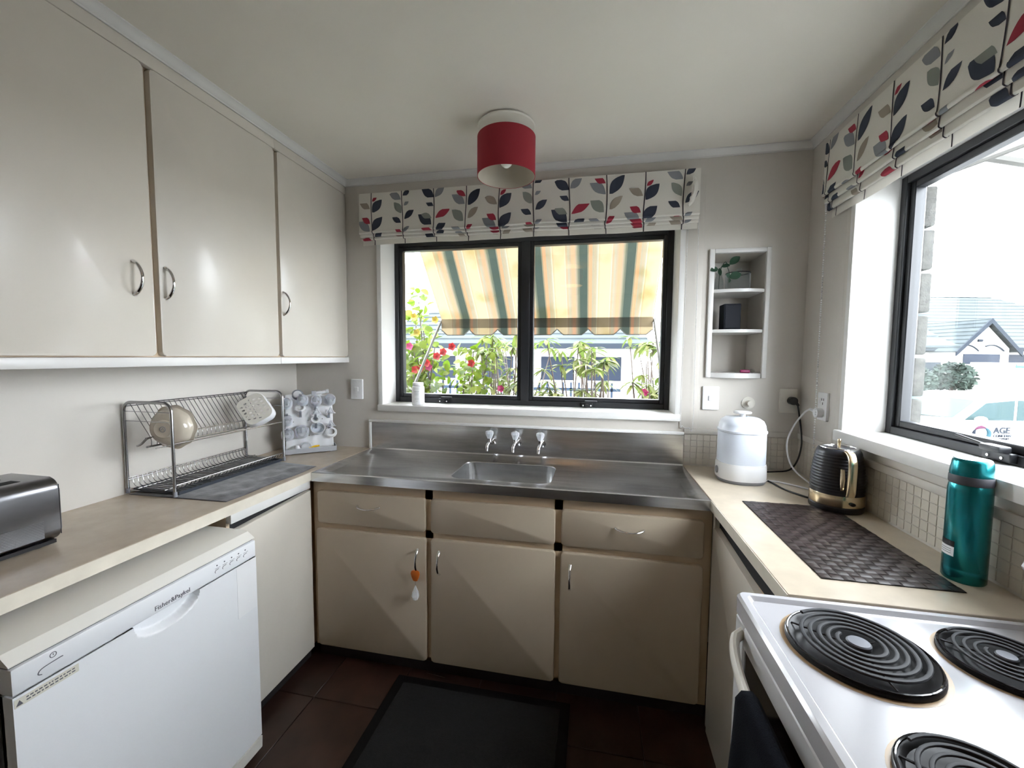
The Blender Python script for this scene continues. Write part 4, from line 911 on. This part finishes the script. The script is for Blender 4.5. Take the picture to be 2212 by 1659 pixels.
mk('perforated_base', bm, 'cream_plastic', bk, local=True)
bm = B(); l0 = loop(bm, rrect(-hw, hw, -hh, hh, .032, 7), .030); l1 = loop(bm, rrect(-hw-.002, hw+.002, -hh-.002, hh+.002, .033, 7), .027); l2 = loop(bm, rrect(-hw-.006, hw+.006, -hh-.006, hh+.006, .036, 7), -.028); l3 = loop(bm, rrect(-hw-.003, hw+.003, -hh-.003, hh+.003, .034, 7), -.028); l4 = loop(bm, rrect(-hw+.001, hw-.001, -hh+.001, hh-.001, .031, 7), .027)
for a, b in ((l0, l1), (l1, l2), (l2, l3), (l3, l4)): stitch(bm, a, b)
mk('wall', bm, 'white_plastic', bk, local=True)
# ------------------------------------------------------------------ bottle drying rack in the corner
ang = R(39.6)
UX, NX = Vector((math.cos(ang), math.sin(ang), 0)), Vector((-math.sin(ang), math.cos(ang), 0))
BO = Vector((.205, -.160, H))
def bl(x, y, z): return BO + UX*x + NX*y + Vector((0, 0, z))
br = thing('bottle_rack', 'white upright bottle drying rack with grey tray in the corner', 'drying rack', BO, ang)
bm = B(); box(bm, -.122, .128, -.052, .050, .004, .008)
for a in ((-.124, .130, -.054, -.049), (-.124, .130, .047, .052), (-.124, -.119, -.049, .047), (.125, .130, -.049, .047)): box(bm, a[0], a[1], a[2], a[3], .003, .030, .002, 1)
for x in (-.105, .11):
    for y in (-.04, .038): box(bm, x-.012, x+.012, y-.008, y+.008, .0004, .004)
mk('tray', bm, 'grey_light', br, local=True)
tilt = R(9)
def pl(x, z, off=0): return Vector((x, .004+(z-.012)*math.sin(tilt)*.8+off*-1, z))       # on the leaning panel, off = towards the viewer
bm = B()
def pan(u, v):
    x = -.120+.238*u; z = .012+.30*v; wv = .0015*math.sin(u*PI*8)+.001*math.sin(v*PI*6)
    return pl(x, z+(.004*math.sin(u*PI*4) if v > .99 else 0), .004+wv)
sheet(bm, pan, 40, 20); pn = mk('panel', bm, 'white_plastic', br, local=True, ang=180); md = pn.modifiers.new('thickness', 'SOLIDIFY'); md.thickness = .004
def zz(zx, zy): return ((zx-615)/3540, .03+(1330-zy)/3500)
pegs = [(225, 520), (455, 760), (455, 440), (715, 640), (715, 820), (720, 480), (955, 520), (955, 800), (965, 1020), (720, 1010), (225, 800), (225, 1080), (455, 1060)]
for a, b in pegs:
    x, z = zz(a, b); p = pl(x, z, .006); q = p + Vector((0, -.045, .035)); bm = B(); s0 = .0065
    v0 = [bm.verts.new(p+Vector((sx*s0, 0, sz*.004))) for sx, sz in ((-1, -1), (1, -1), (1, 1), (-1, 1))]; v1 = [bm.verts.new(q+Vector((sx*s0*.8, 0, sz*.003))) for sx, sz in ((-1, -1), (1, -1), (1, 1), (-1, 1))]
    stitch(bm, v0, v1); bm.faces.new(v0); bm.faces.new(v1); mk('peg', bm, 'grey_plastic', br, local=True)
for a, b in ((575, 545), (830, 530), (840, 820), (585, 830), (330, 850), (598, 1125)):
    x, z = zz(a, b); mk('peg_hole', (lambda c: cyl(B(), c+Vector((0, .002, 0)), c-Vector((0, .0022, 0)), .0024, 8))(pl(x, z, .010)), 'dark_gap', br, local=True)
for x0, mat in ((-.135, 'grey_light'),):
    bm = B(); box(bm, -.134, -.123, .006, .030, .05, .24, .003); mk('side_clip', bm, mat, br, local=True)
def orient(axis):
    z = Vector(axis).normalized(); x = Vector((1, 0, 0)) - z*z.x; x.normalize(); return frame(x, z.cross(x), z, Vector((0, 0, 0)))
AX = UX*0 + NX*-.72 + Vector((0, 0, .69))
def hung(name, label, cat, x, z, off, group):
    l = pl(x, z, off); t = thing(name, label, cat, bl(l.x, l.y, l.z), group=group); t.rotation_euler = orient(AX).to_euler(); return t
for a, b, r, bot_lab in ((230, 470, .0275, 'clear baby bottle in the top row of the drying rack, nearest the dish rack'), (500, 420, .028, 'clear baby bottle over a white ring in the top row of the drying rack'), (735, 440, .028, 'clear baby bottle above a teat in the middle of the drying rack'), (985, 430, .029, 'clear baby bottle in the top row of the drying rack, nearest the light switch'),
                       (235, 790, .025, 'clear baby bottle in the middle row of the drying rack, nearest the dish rack'), (230, 1050, .031, 'clear baby bottle in the bottom row of the drying rack, nearest the dish rack'), (475, 1010, .035, 'largest clear baby bottle, in the bottom row above the dome cap')):
    x, z = zz(a, b); t = hung('baby_bottle', bot_lab, 'bottle', x, z, .040, 'baby bottles on the drying rack')
    mk('bottle_body', lathe(B(), [(0, .022), (r*.5, .0205), (r*.85, .015), (r, .005), (r, -.022), (r*.72, -.032), (r*.70, -.036), (r*.67, -.036), (r*.69, -.031), (r*.96, -.021), (r*.96, .004), (r*.82, .013), (0, .0195)], 26), 'clear_plastic', t, local=True)
for a, b, r, lab in ((455, 600, .0265, 'white screw ring behind a bottle on the corner drying rack'), (715, 832, .0235, 'small white screw ring in the middle of the corner drying rack'), (990, 1090, .031, 'large white screw ring at the lower end of the corner drying rack')):
    x, z = zz(a, b); t = hung('bottle_ring', lab, 'bottle ring', x, z, .020, 'white bottle rings on the drying rack')
    mk('ring', lathe(B(), [(r, -.006), (r, .006), (r*.9, .008), (r*.62, .008), (r*.62, .006), (r*.86, .005), (r*.86, -.006), (r, -.006)], 30), 'white_plastic', t, local=True)
x, z = zz(748, 1010); t = hung('bottle_cup', 'white rimmed translucent cup hung low on the corner drying rack', 'cup', x, z, .030, None)
mk('cup_body', lathe(B(), [(0, -.014), (.026, -.014), (.031, -.008), (.034, .012), (.0365, .014), (.0365, .016), (.033, .016), (.029, -.006), (0, -.010)], 30), 'frosted', t, local=True); mk('cup_rim', tube(B(), [(.036*math.cos(2*PI*k/30), .036*math.sin(2*PI*k/30), .015) for k in range(30)], .002, 6, True), 'white_plastic', t, local=True)
for a, b, lab in ((735, 680, 'clear silicone teat in the middle row of the corner drying rack'), (985, 680, 'clear silicone teat at the end of the middle row of the drying rack'), (985, 930, 'clear silicone teat above the large white ring on the drying rack')):
    x, z = zz(a, b); t = thing('bottle_teat', lab, 'teat', bl(pl(x, z, .045).x, pl(x, z, .045).y, pl(x, z, .045).z), group='clear teats on the drying rack')
    mk('teat', lathe(B(), [(.025, -.008), (.026, -.005), (.020, -.003), (.016, .006), (.009, .014), (.006, .022), (.003, .025), (0, .0255)], 22), 'clear_plastic', t, local=True)
t = thing('travel_lid', 'grey and white round cap on the top of the drying rack', 'cap', bl(-.056, .045, .312)); t.rotation_euler = orient(NX*-.9+Vector((0, 0, .3))).to_euler()
mk('cap_top', lathe(B(), [(0, .008), (.026, .008), (.029, .004), (.029, -.012), (.026, -.012), (.026, .003), (0, .004)], 28), 'grey_plastic', t, local=True); mk('cap_disc', lathe(B(), [(0, .0105), (.019, .0105), (.021, .0085), (0, .0085)], 24), 'white_plastic', t, local=True)
t = thing('breast_pump', 'white and grey pump piece lying on top of the drying rack', 'pump', bl(.045, .045, .318)); t.rotation_euler = (0, 0, ang)
bm = B(); box(bm, -.032, -.008, -.012, .012, -.014, .014, .003); mk('grey_cap', bm, 'grey_light', t, local=True)
mk('nozzle', tube(B(), smoothpath([(-.008, 0, .0), (.02, -.004, .004), (.045, -.010, .010), (.055, -.012, .012)]), [.011]*6+[.009]*6+[.012]*7, 12), 'white_plastic', t, local=True)
cl = thing('dome_cap', 'clear dome cap lying in the tray of the drying rack', 'cap', bl(-.022, -.022, .0305)); mk('dome', lathe(B(), [(.031, 0), (.0315, .006), (.027, .018), (.016, .026), (0, .029)], 26), 'clear_plastic', cl, local=True)
yd = thing('yellow_dropper', 'yellow plastic piece lying in the tray of the drying rack', 'dropper', bl(.018, -.036, .029), ang); mk('stick', tube(B(), [(-.026, 0, 0), (-.005, 0, .003), (.004, 0, .004), (.026, 0, .006)], [.003, .004, .006, .0045], 8), 'yellow', yd, local=True)
wp = thing('white_valve', 'white plastic valve lying in the tray of the drying rack', 'valve', bl(-.078, -.030, .026), ang); bm = B(); lathe(bm, [(0, .02), (.010, .018), (.014, .008), (.014, 0)], 16, (.012, 0, 0)); box(bm, -.03, .02, -.012, .012, -.003, .003, .002, 1); mk('valve', bm, 'white_plastic', wp, local=True)

# ------------------------------------------------------------------ outdoors: awning over the sink window
aw = thing('window_awning', 'striped canvas awning with scalloped valance outside the sink window', 'awning', (1.362, .52, 1.59))
AX0, AX1 = .603, 2.122
bm = B(); sheet(bm, lambda u, v: (AX0+(AX1-AX0)*u, .265+.540*v, 2.285-.580*v-.012*math.sin(PI*v)), 30, 12); mk('canopy', bm, 'awning_cloth', aw, ang=180)
bm = B(); nsc = 7
def val(u, v):
    ph = (u*nsc) % 1.0; sc_ = abs(math.sin(PI*u*nsc)); drop = .078+.040*min(1, sc_*1.7)
    if u*nsc > nsc-.001 or u < .0001: drop = .085
    return (AX0+(AX1-AX0)*u, .806+.004*math.sin(u*20), 1.706-drop*v)
sheet(bm, val, 168, 3); mk('valance', bm, 'awning_cloth', aw, ang=180)
pts = [Vector(val(k/168, 1))+Vector((0, -.002, 0)) for k in range(169)]; mk('valance_piping', tube(B(), pts, .0035, 6), 'arm_white', aw)
bm = B(); box(bm, AX0+.002, AX1-.002, .796, .803, 1.640, 1.706, .002); mk('hem_pocket', bm, 'awning_cloth', aw)
for x in (AX0-.006, AX1+.006): mk('support_arm', tube(B(), [(x, .806, 1.690), (x-.0, .30, 1.21)], .009, 10), 'arm_white', aw)
mk('front_bar', cyl(B(), (AX0-.015, .806, 1.690), (AX1+.015, .806, 1.690), .010, 10), 'arm_white', aw)
bm = B(); box(bm, AX0-.01, AX1+.01, .252, .275, 2.27, 2.31, .003); mk('wall_rail', bm, 'arm_white', aw)
# ------------------------------------------------------------------ garden
bm = B(); box(bm, -60, 80, -40, 90, -.75, -.7); struct('ground', bm, 'concrete')
bm = B(); box(bm, -6, 2.6, .3, 4.2, -.7, -.62); struct('garden_bed', bm, 'lawn')
def bush(name, label, cat, base, stems, nleaf, L, Wd, mat, flowers=(), group=None, rosette=False, seed=1):
    r = random.Random(seed); t = thing(name, label, cat, base, group=group); bms = B(); bl_ = B(); tips = []
    for (x, y, z) in stems:
        p0 = Vector(base)+Vector((r.uniform(-.12, .12), r.uniform(-.1, .1), .02)); p1 = Vector((x, y, z)); mid = p0.lerp(p1, .55)+Vector((r.uniform(-.1, .1), r.uniform(-.08, .08), 0))
        pp = smoothpath([p0, mid, p1], 6); m = len(pp); tube(bms, pp, [.012-.009*i/m for i in range(m)], 5); tips.append(pp)
    for pp in tips:
        if rosette:
            for kk, c in enumerate((pp[-1], pp[-4], pp[-7])):
                if kk and r.random() < .35: continue
                for k in range(nleaf):
                    a = 2*PI*k/nleaf+r.random(); d = Vector((math.cos(a), math.sin(a), r.uniform(-.75, .35))); leaf(bl_, c, d, (0, 0, 1), L*r.uniform(.7, 1.15), Wd*r.uniform(.8, 1.2), .3)
        else:
            for k in range(nleaf):
                c = pp[int(len(pp)*r.uniform(.35, .999))]+Vector((r.gauss(0, .05), r.gauss(0, .06), r.gauss(0, .05))); d = Vector((r.uniform(-1, 1), r.uniform(-1, .6), r.uniform(-.9, .6))); leaf(bl_, c, d, (r.uniform(-.5, .5), r.uniform(-1, .2), 1), L*r.uniform(.6, 1.2), Wd*r.uniform(.6, 1.2), .2)
    mk('stems', bms, 'bark', t); mk('foliage', bl_, mat, t, ang=180, kind='stuff')
    for (x, y, z, m) in flowers:
        bf = B(); c = Vector((x, y, z))
        for k in range(5): leaf(bf, c, Vector((math.cos(k*1.256), -.3, math.sin(k*1.256))), (0, -1, .2), .034, .030, -.3)
        mk('flower', bf, m, t, ang=180)
    return t
r = random.Random(5)
st_l = [(r.uniform(.10, .95), r.uniform(.62, 1.15), z) for z in [r.uniform(.95, 1.50) for _ in range(34)]] + [(.40, .85, 1.85), (.35, .9, 1.72), (.46, .8, 1.62), (.30, .8, 1.68), (.55, .8, 1.5)]
fl_l = [(.66, .70, 1.46, 'petal_red'), (.62, .68, 1.43, 'petal_red'), (.72, .72, 1.50, 'petal_red'), (.55, .66, 1.38, 'petal_red'), (.50, .66, 1.34, 'petal_red'), (.46, .66, 1.33, 'petal_red'), (.40, .70, 1.50, 'petal_pink'), (.86, .74, 1.38, 'petal_red'), (.42, .74, 1.72, 'petal_yellow'), (.56, .80, 1.70, 'petal_yellow'), (.54, .72, 1.35, 'petal_pink'), (.45, .72, 1.60, 'petal_yellow')]
bush('flowering_shrub', 'lime green shrub with red flowers outside the sink window by the pill bottle', 'shrub', (.55, .9, -.62), st_l, 70, .070, .056, 'leaf_lime', fl_l, seed=2)
r = random.Random(11)
for bi, (bx, x0, x1, n_, lab) in enumerate(((1.02, .80, 1.34, 40, 'leggy rhododendron between the red flowered shrub and the window mullion'), (1.62, 1.36, 1.86, 40, 'leggy rhododendron behind the middle of the sink window'), (2.25, 1.88, 2.60, 44, 'leggy rhododendron at the kettle end of the sink window'))):
    ss = [(r.uniform(x0, x1), r.uniform(.95, 1.7), r.uniform(.92, 1.62)) for _ in range(n_)]
    bush('rhododendron', lab, 'shrub', (bx, 1.35, -.62), ss, 8, .13, .034, 'leaf_green', [(x0+.22, 1.0, 1.18, 'petal_pink')] if bi != 1 else [], 'rhododendrons outside the sink window', True, 20+bi)
# ------------------------------------------------------------------ houses
def gable_roof(bm, x0, x1, y0, y1, z0, z1, hip=0., n=9):
    """tiled roof, ridge along x, in courses"""
    ym = (y0+y1)/2
    for sgn in (0, 1):
        for k in range(n):
            a, b = k/n, (k+1)/n+.01; ya = (y0 if sgn == 0 else y1); p = lambda q: ya+(ym-ya)*q; zq = lambda q: z0+(z1-z0)*q; hx = lambda q: hip*q
            v = [bm.verts.new(c) for c in ((x0+hx(a), p(a), zq(a)+.05), (x1-hx(a), p(a), zq(a)+.05), (x1-hx(b), p(b), zq(b)), (x0+hx(b), p(b), zq(b)), (x0+hx(a), p(a), zq(a)), (x1-hx(a), p(a), zq(a)))]
            bm.faces.new(v[:4]); bm.faces.new((v[4], v[5], v[1], v[0]))
    if hip:
        for xx, sg in ((x0, 1), (x1, -1)):
            for k in range(n):
                a, b = k/n, (k+1)/n; v = [bm.verts.new(c) for c in ((xx+sg*hip*a, y0+(ym-y0)*a, z0+(z1-z0)*a), (xx+sg*hip*a, y1+(ym-y1)*a, z0+(z1-z0)*a), (xx+sg*hip*b, y1+(ym-y1)*b, z0+(z1-z0)*b), (xx+sg*hip*b, y0+(ym-y0)*b, z0+(z1-z0)*b))]; bm.faces.new(v)
    return bm
hb = thing('house', 'white house with grey tiled roof behind the garden shrubs', 'house', (0, 15, -.7))
bm = B(); box(bm, -7, 3.2, 12.6, 18, -.7, 1.85); mk('wall', bm, 'house_white', hb); mk('roof', gable_roof(B(), -7.6, 3.8, 12.0, 18.6, 1.85, 3.6, 3.0), 'roof_tile', hb, flat=True)
bm = B(); box(bm, -7.6, 3.8, 11.97, 12.05, 1.72, 1.88); mk('fascia', bm, 'fascia', hb)
for x in (-4.6, -2.4, -.2, 1.4):
    wn = mk('window', box(B(), x, x+1.3, 12.54, 12.61, .55, 1.5), 'house_white', hb); mk('pane', box(B(), x+.06, x+1.24, 12.52, 12.545, .61, 1.44), 'house_window', wn)
hr = thing('house', 'white gabled house with steep grey roof past the awning arm', 'house', (7.5, 13, -.7))
bm = B(); box(bm, 4.6, 10.5, 11.2, 16, -.7, 1.75); mk('wall', bm, 'house_white', hr); mk('roof', gable_roof(B(), 4.1, 11, 10.6, 16.6, 1.75, 4.3, 2.4), 'roof_tile', hr, flat=True)
for x in (5.0, 6.9): wn = mk('window', box(B(), x, x+1.1, 11.14, 11.21, .5, 1.45), 'house_white', hr); mk('pane', box(B(), x+.06, x+1.04, 11.12, 11.145, .56, 1.39), 'house_window', wn)
fe = thing('railing_fence', 'blue grey vertical bar fence behind the flowering shrub', 'fence', (-.4, 6.2, -.7))
p0 = None
for k in range(34):
    x = -3.2+.16*k
    if p0 is None: p0 = mk('bar', box(B(), -.02, .02, -.015, .015, 0, 1.62), 'railing', fe, local=True); p0.location = (x+.4, 0, 0)
    else: dup(p0, fe, (x+.4, 0, 0))
for z in (.1, .75): mk('rail', box(B(), -3.3, 2.25, 6.185, 6.215, z, z+.06), 'railing', fe)
# house across the road, seen through the right window
FW, RT = Vector((-.1961, .9806, 0)), Vector((.9806, .1961, 0)); C0 = Vector((1.736, -2.146, -.7))
YW = R(11.308)
def road(lat, dep): return C0 + RT*lat + FW*dep
hx = thing('house', 'white house with grey tiled roof and gable across the drive', 'house', road(35.3, 33), YW)
bm = B(); box(bm, -16, 18.4, 0, 14, 0, 3.06); mk('wall', bm, 'house_white', hx, local=True); mk('roof', gable_roof(B(), -17, 19.3, -.7, 14.7, 3.06, 8.1, 8.6, 15), 'roof_tile', hx, local=True, flat=True)
bm = B(); prism(bm, [(-2.0, 0), (2.0, 0), (2.0, 3.0), (0, 4.95), (-2.0, 3.0)], 'y', -2.0, .3); mk('gable_wall', bm, 'house_white', hx, local=True)
for sg in (-1, 1):
    bm = B()
    for k in range(8):
        a, b = k/8, (k+1)/8+.01; v = [bm.verts.new((sg*(2.4*(1-q)), yy, 2.72+2.42*q+e)) for q, yy, e in ((a, -2.4, .08), (a, 4.0, .08), (b, 4.0, 0), (b, -2.4, 0))]; bm.faces.new(v); bm.faces.new([bm.verts.new((sg*(2.4*(1-a)), yy, 2.72+2.42*a+e)) for yy, e in ((-2.4, 0), (4.0, 0), (4.0, .08), (-2.4, .08))])
    mk('gable_roof', bm, 'roof_tile', hx, local=True, flat=True)
    bm = B(); prism(bm, [(sg*2.45, 2.42), (sg*2.45, 2.74), (0, 5.22), (0, 4.84)], 'y', -2.5, -2.4); mk('bargeboard', bm, 'fascia', hx, local=True)
bm = B(); box(bm, -17, 19.3, -.78, -.68, 2.82, 3.12); mk('fascia', bm, 'fascia', hx, local=True)
for x0, x1, y in ((-1.6, 1.3, -2.0), (2.6, 6.2, 0), (-4.9, -4.0, 0)):
    wn = mk('window', box(B(), x0, x1, y-.08, y+.02, 1.75, 2.65), 'house_white', hx, local=True); mk('pane', box(B(), x0+.08, x1-.08, y-.12, y-.07, 1.82, 2.58), 'house_window', wn, local=True)
bm = B(); box(bm, -.45, -.1, -2.1, -1.98, 3.5, 3.68, .03); mk('gable_vent', bm, 'fascia', hx, local=True)
for x0 in (-1.8, .1): mk('awning_bracket', tube(B(), arc((x0, -2.1, 3.15), (x0+1.4, -2.1, 2.8), (0, 0, .25), 8), .05, 6), 'fascia', hx, local=True)
h2 = thing('house', 'pale roofed house further off beyond the gabled one', 'house', road(72, 46), YW); bm = B(); box(bm, -10, 12, 0, 12, 0, 3); mk('wall', bm, 'house_white', h2, local=True); mk('roof', gable_roof(B(), -10.8, 12.8, -.8, 12.8, 3, 8.6, 9), 'petal_pink', h2, local=True, flat=True)
def hedge(label, lat, dep, rad, hgt, seed):
    r = random.Random(seed); c0 = road(lat, dep); t = thing('hedge_shrub', label, 'shrub', c0); bm = B()
    for _ in range(900):
        a, b = r.uniform(0, 2*PI), r.uniform(-.6, 1); q = math.sqrt(max(0, 1-b*b)); c = c0+Vector((rad*q*math.cos(a)*r.uniform(.85, 1.05), rad*q*math.sin(a)*r.uniform(.85, 1.05), hgt*.42+hgt*.55*b)); leaf(bm, c, (r.uniform(-1, 1), r.uniform(-1, 1), r.uniform(-.6, .8)), (r.uniform(-1, 1), r.uniform(-1, 1), .6), .32, .2)
    mk('foliage', bm, 'leaf_hedge', t, ang=180, kind='stuff'); mk('stems', (lambda b: [tube(b, [c0+Vector((r.uniform(-.2, .2), r.uniform(-.2, .2), 0)), c0+Vector((r.uniform(-.5, .5)*rad, r.uniform(-.5, .5)*rad, hgt*.5))], .05, 6) for _ in range(8)] and b)(B()), 'bark', t)
hedge('round dark green shrub against the dark fence, the larger of two', 29.95, 28, 1.0, 1.85, 4); hedge('round dark green shrub against the dark fence, the smaller of two', 27.6, 28, .80, 1.45, 5)
bm = B(); box(bm, -3.2, 2.2, 0, .08, 0, 1.95); o = mk('dark_fence', bm, 'fascia'); o.location = road(28.6, 29.6); o.rotation_euler = (0, 0, YW); tag(o, 'dark fence panel behind the two round shrubs', 'fence')
wf = B(); box(wf, 0, 16, 0, .16, 0, 1.97); o = mk('boundary_wall', wf, 'house_white'); o.location = road(31.3, 28); o.rotation_euler = (0, 0, YW); tag(o, 'pale plain boundary wall before the house across the drive', 'wall')
sg = B(); box(sg, 0, 2.0, -.04, 0, 0, .26, .02); o = mk('street_sign', sg, 'teal_sign'); o.location = road(34.2, 27.98)+Vector((0, 0, 1.62)); o.rotation_euler = (0, 0, YW); tag(o, 'small teal sign on the pale boundary wall', 'sign')
# white van in the drive
va = thing('van', 'white van with a round logo on its side parked outside the kettle window', 'van', (9.66, 8.41, -.7), YW)
bm = B(); side = [(-2.3, .35), (-2.32, .70), (-2.2, .86), (-1.15, .97), (-.60, 1.34), (-.1, 1.42), (2.2, 1.42), (2.3, 1.35), (2.32, .4), (2.2, .3), (-2.2, .3)]
prism(bm, side, 'y', -.80, .80, .05, True, 3); mk('body_shell', bm, 'van_white', va, local=True, ang=25)
bm = B(); prism(bm, [(-.98, .96), (-.58, 1.29), (-.02, 1.345), (-.02, .95)], 'y', -.806, -.79); mk('side_window', bm, 'van_glass', va, local=True)
bm = B(); prism(bm, [(.04, .95), (.04, 1.345), (2.1, 1.345), (2.1, .95)], 'y', -.806, -.79); mk('side_window', bm, 'van_glass', va, local=True)
bm = B(); v = [bm.verts.new(c) for c in ((-1.13, -.72, .995), (-1.30, 0, .985), (-1.13, .72, .995), (-.63, .66, 1.335), (-.66, 0, 1.345), (-.63, -.66, 1.335))]; bm.faces.new((v[0], v[1], v[4], v[5])); bm.faces.new((v[1], v[2], v[3], v[4])); mk('windscreen', bm, 'van_glass', va, local=True)
mk('door_mirror', ball(B(), (-.80, -.93, .99), .10, 14, (1.1, .7, .6)), 'van_white', va, local=True)
for x in (-1.5, 1.5):
    wh = mk('wheel', cyl(B(), (x, -.83, .32), (x, -.60, .32), .32, 28), 'tyre', va, local=True); mk('hub_cap', cyl(B(), (x, -.84, .32), (x, -.82, .32), .20, 24), 'coil_cap', wh, local=True)
    wh = mk('wheel', cyl(B(), (x, .83, .32), (x, .60, .32), .32, 28), 'tyre', va, local=True)
LX, LZ = -.635, .69
lg = mk('logo', tube(B(), [(LX+.155*math.cos(a), -.806, LZ+.13*math.sin(a)) for a in [R(70-8*k) for k in range(20)]], [.008+.028*math.sin(PI*k/20) for k in range(20)], 8), 'logo_cyan', va, local=True)
mk('logo_arc', tube(B(), [(LX+.15*math.cos(a), -.808, LZ+.13*math.sin(a)) for a in [R(50+7*k) for k in range(14)]], [.006+.024*math.sin(PI*k/14) for k in range(14)], 8), 'logo_magenta', lg, local=True)
mk('logo_arc', tube(B(), [(LX+.15*math.cos(a), -.808, LZ+.12*math.sin(a)) for a in [R(140+7*k) for k in range(12)]], [.012+.016*math.sin(PI*k/12) for k in range(12)], 8), 'logo_grey', lg, local=True)
def vtext(s, x, z, sz):
    o = text('lettering', s, sz, 'logo_grey', None, Matrix(), .004); o.parent = va; o.matrix_local = frame(Vector((1, 0, 0)), Vector((0, 0, 1)), Vector((0, -1, 0)), Vector((x, -.812, z)))
vtext('AGE', -.40, .70, .17); vtext('CONCERN', -.40, .625, .072); vtext('CANTERBURY', -.40, .572, .050)
# retractable awning arms outside the right window
ra = thing('awning_frame', 'white folding awning arms outside the kettle window', 'awning', (3.4, -.6, 2.2))
mk('arm', tube(B(), [(2.95, -.15, 2.30), (3.85, .25, 2.30)], .022, 8), 'arm_white', ra); mk('arm', tube(B(), [(2.94, -.15, 2.12), (3.9, -.45, 2.42)], .012, 8), 'arm_white', ra); mk('front_bar', tube(B(), [(3.85, .3, 2.31), (3.85, -1.9, 2.42)], .025, 8), 'arm_white', ra)
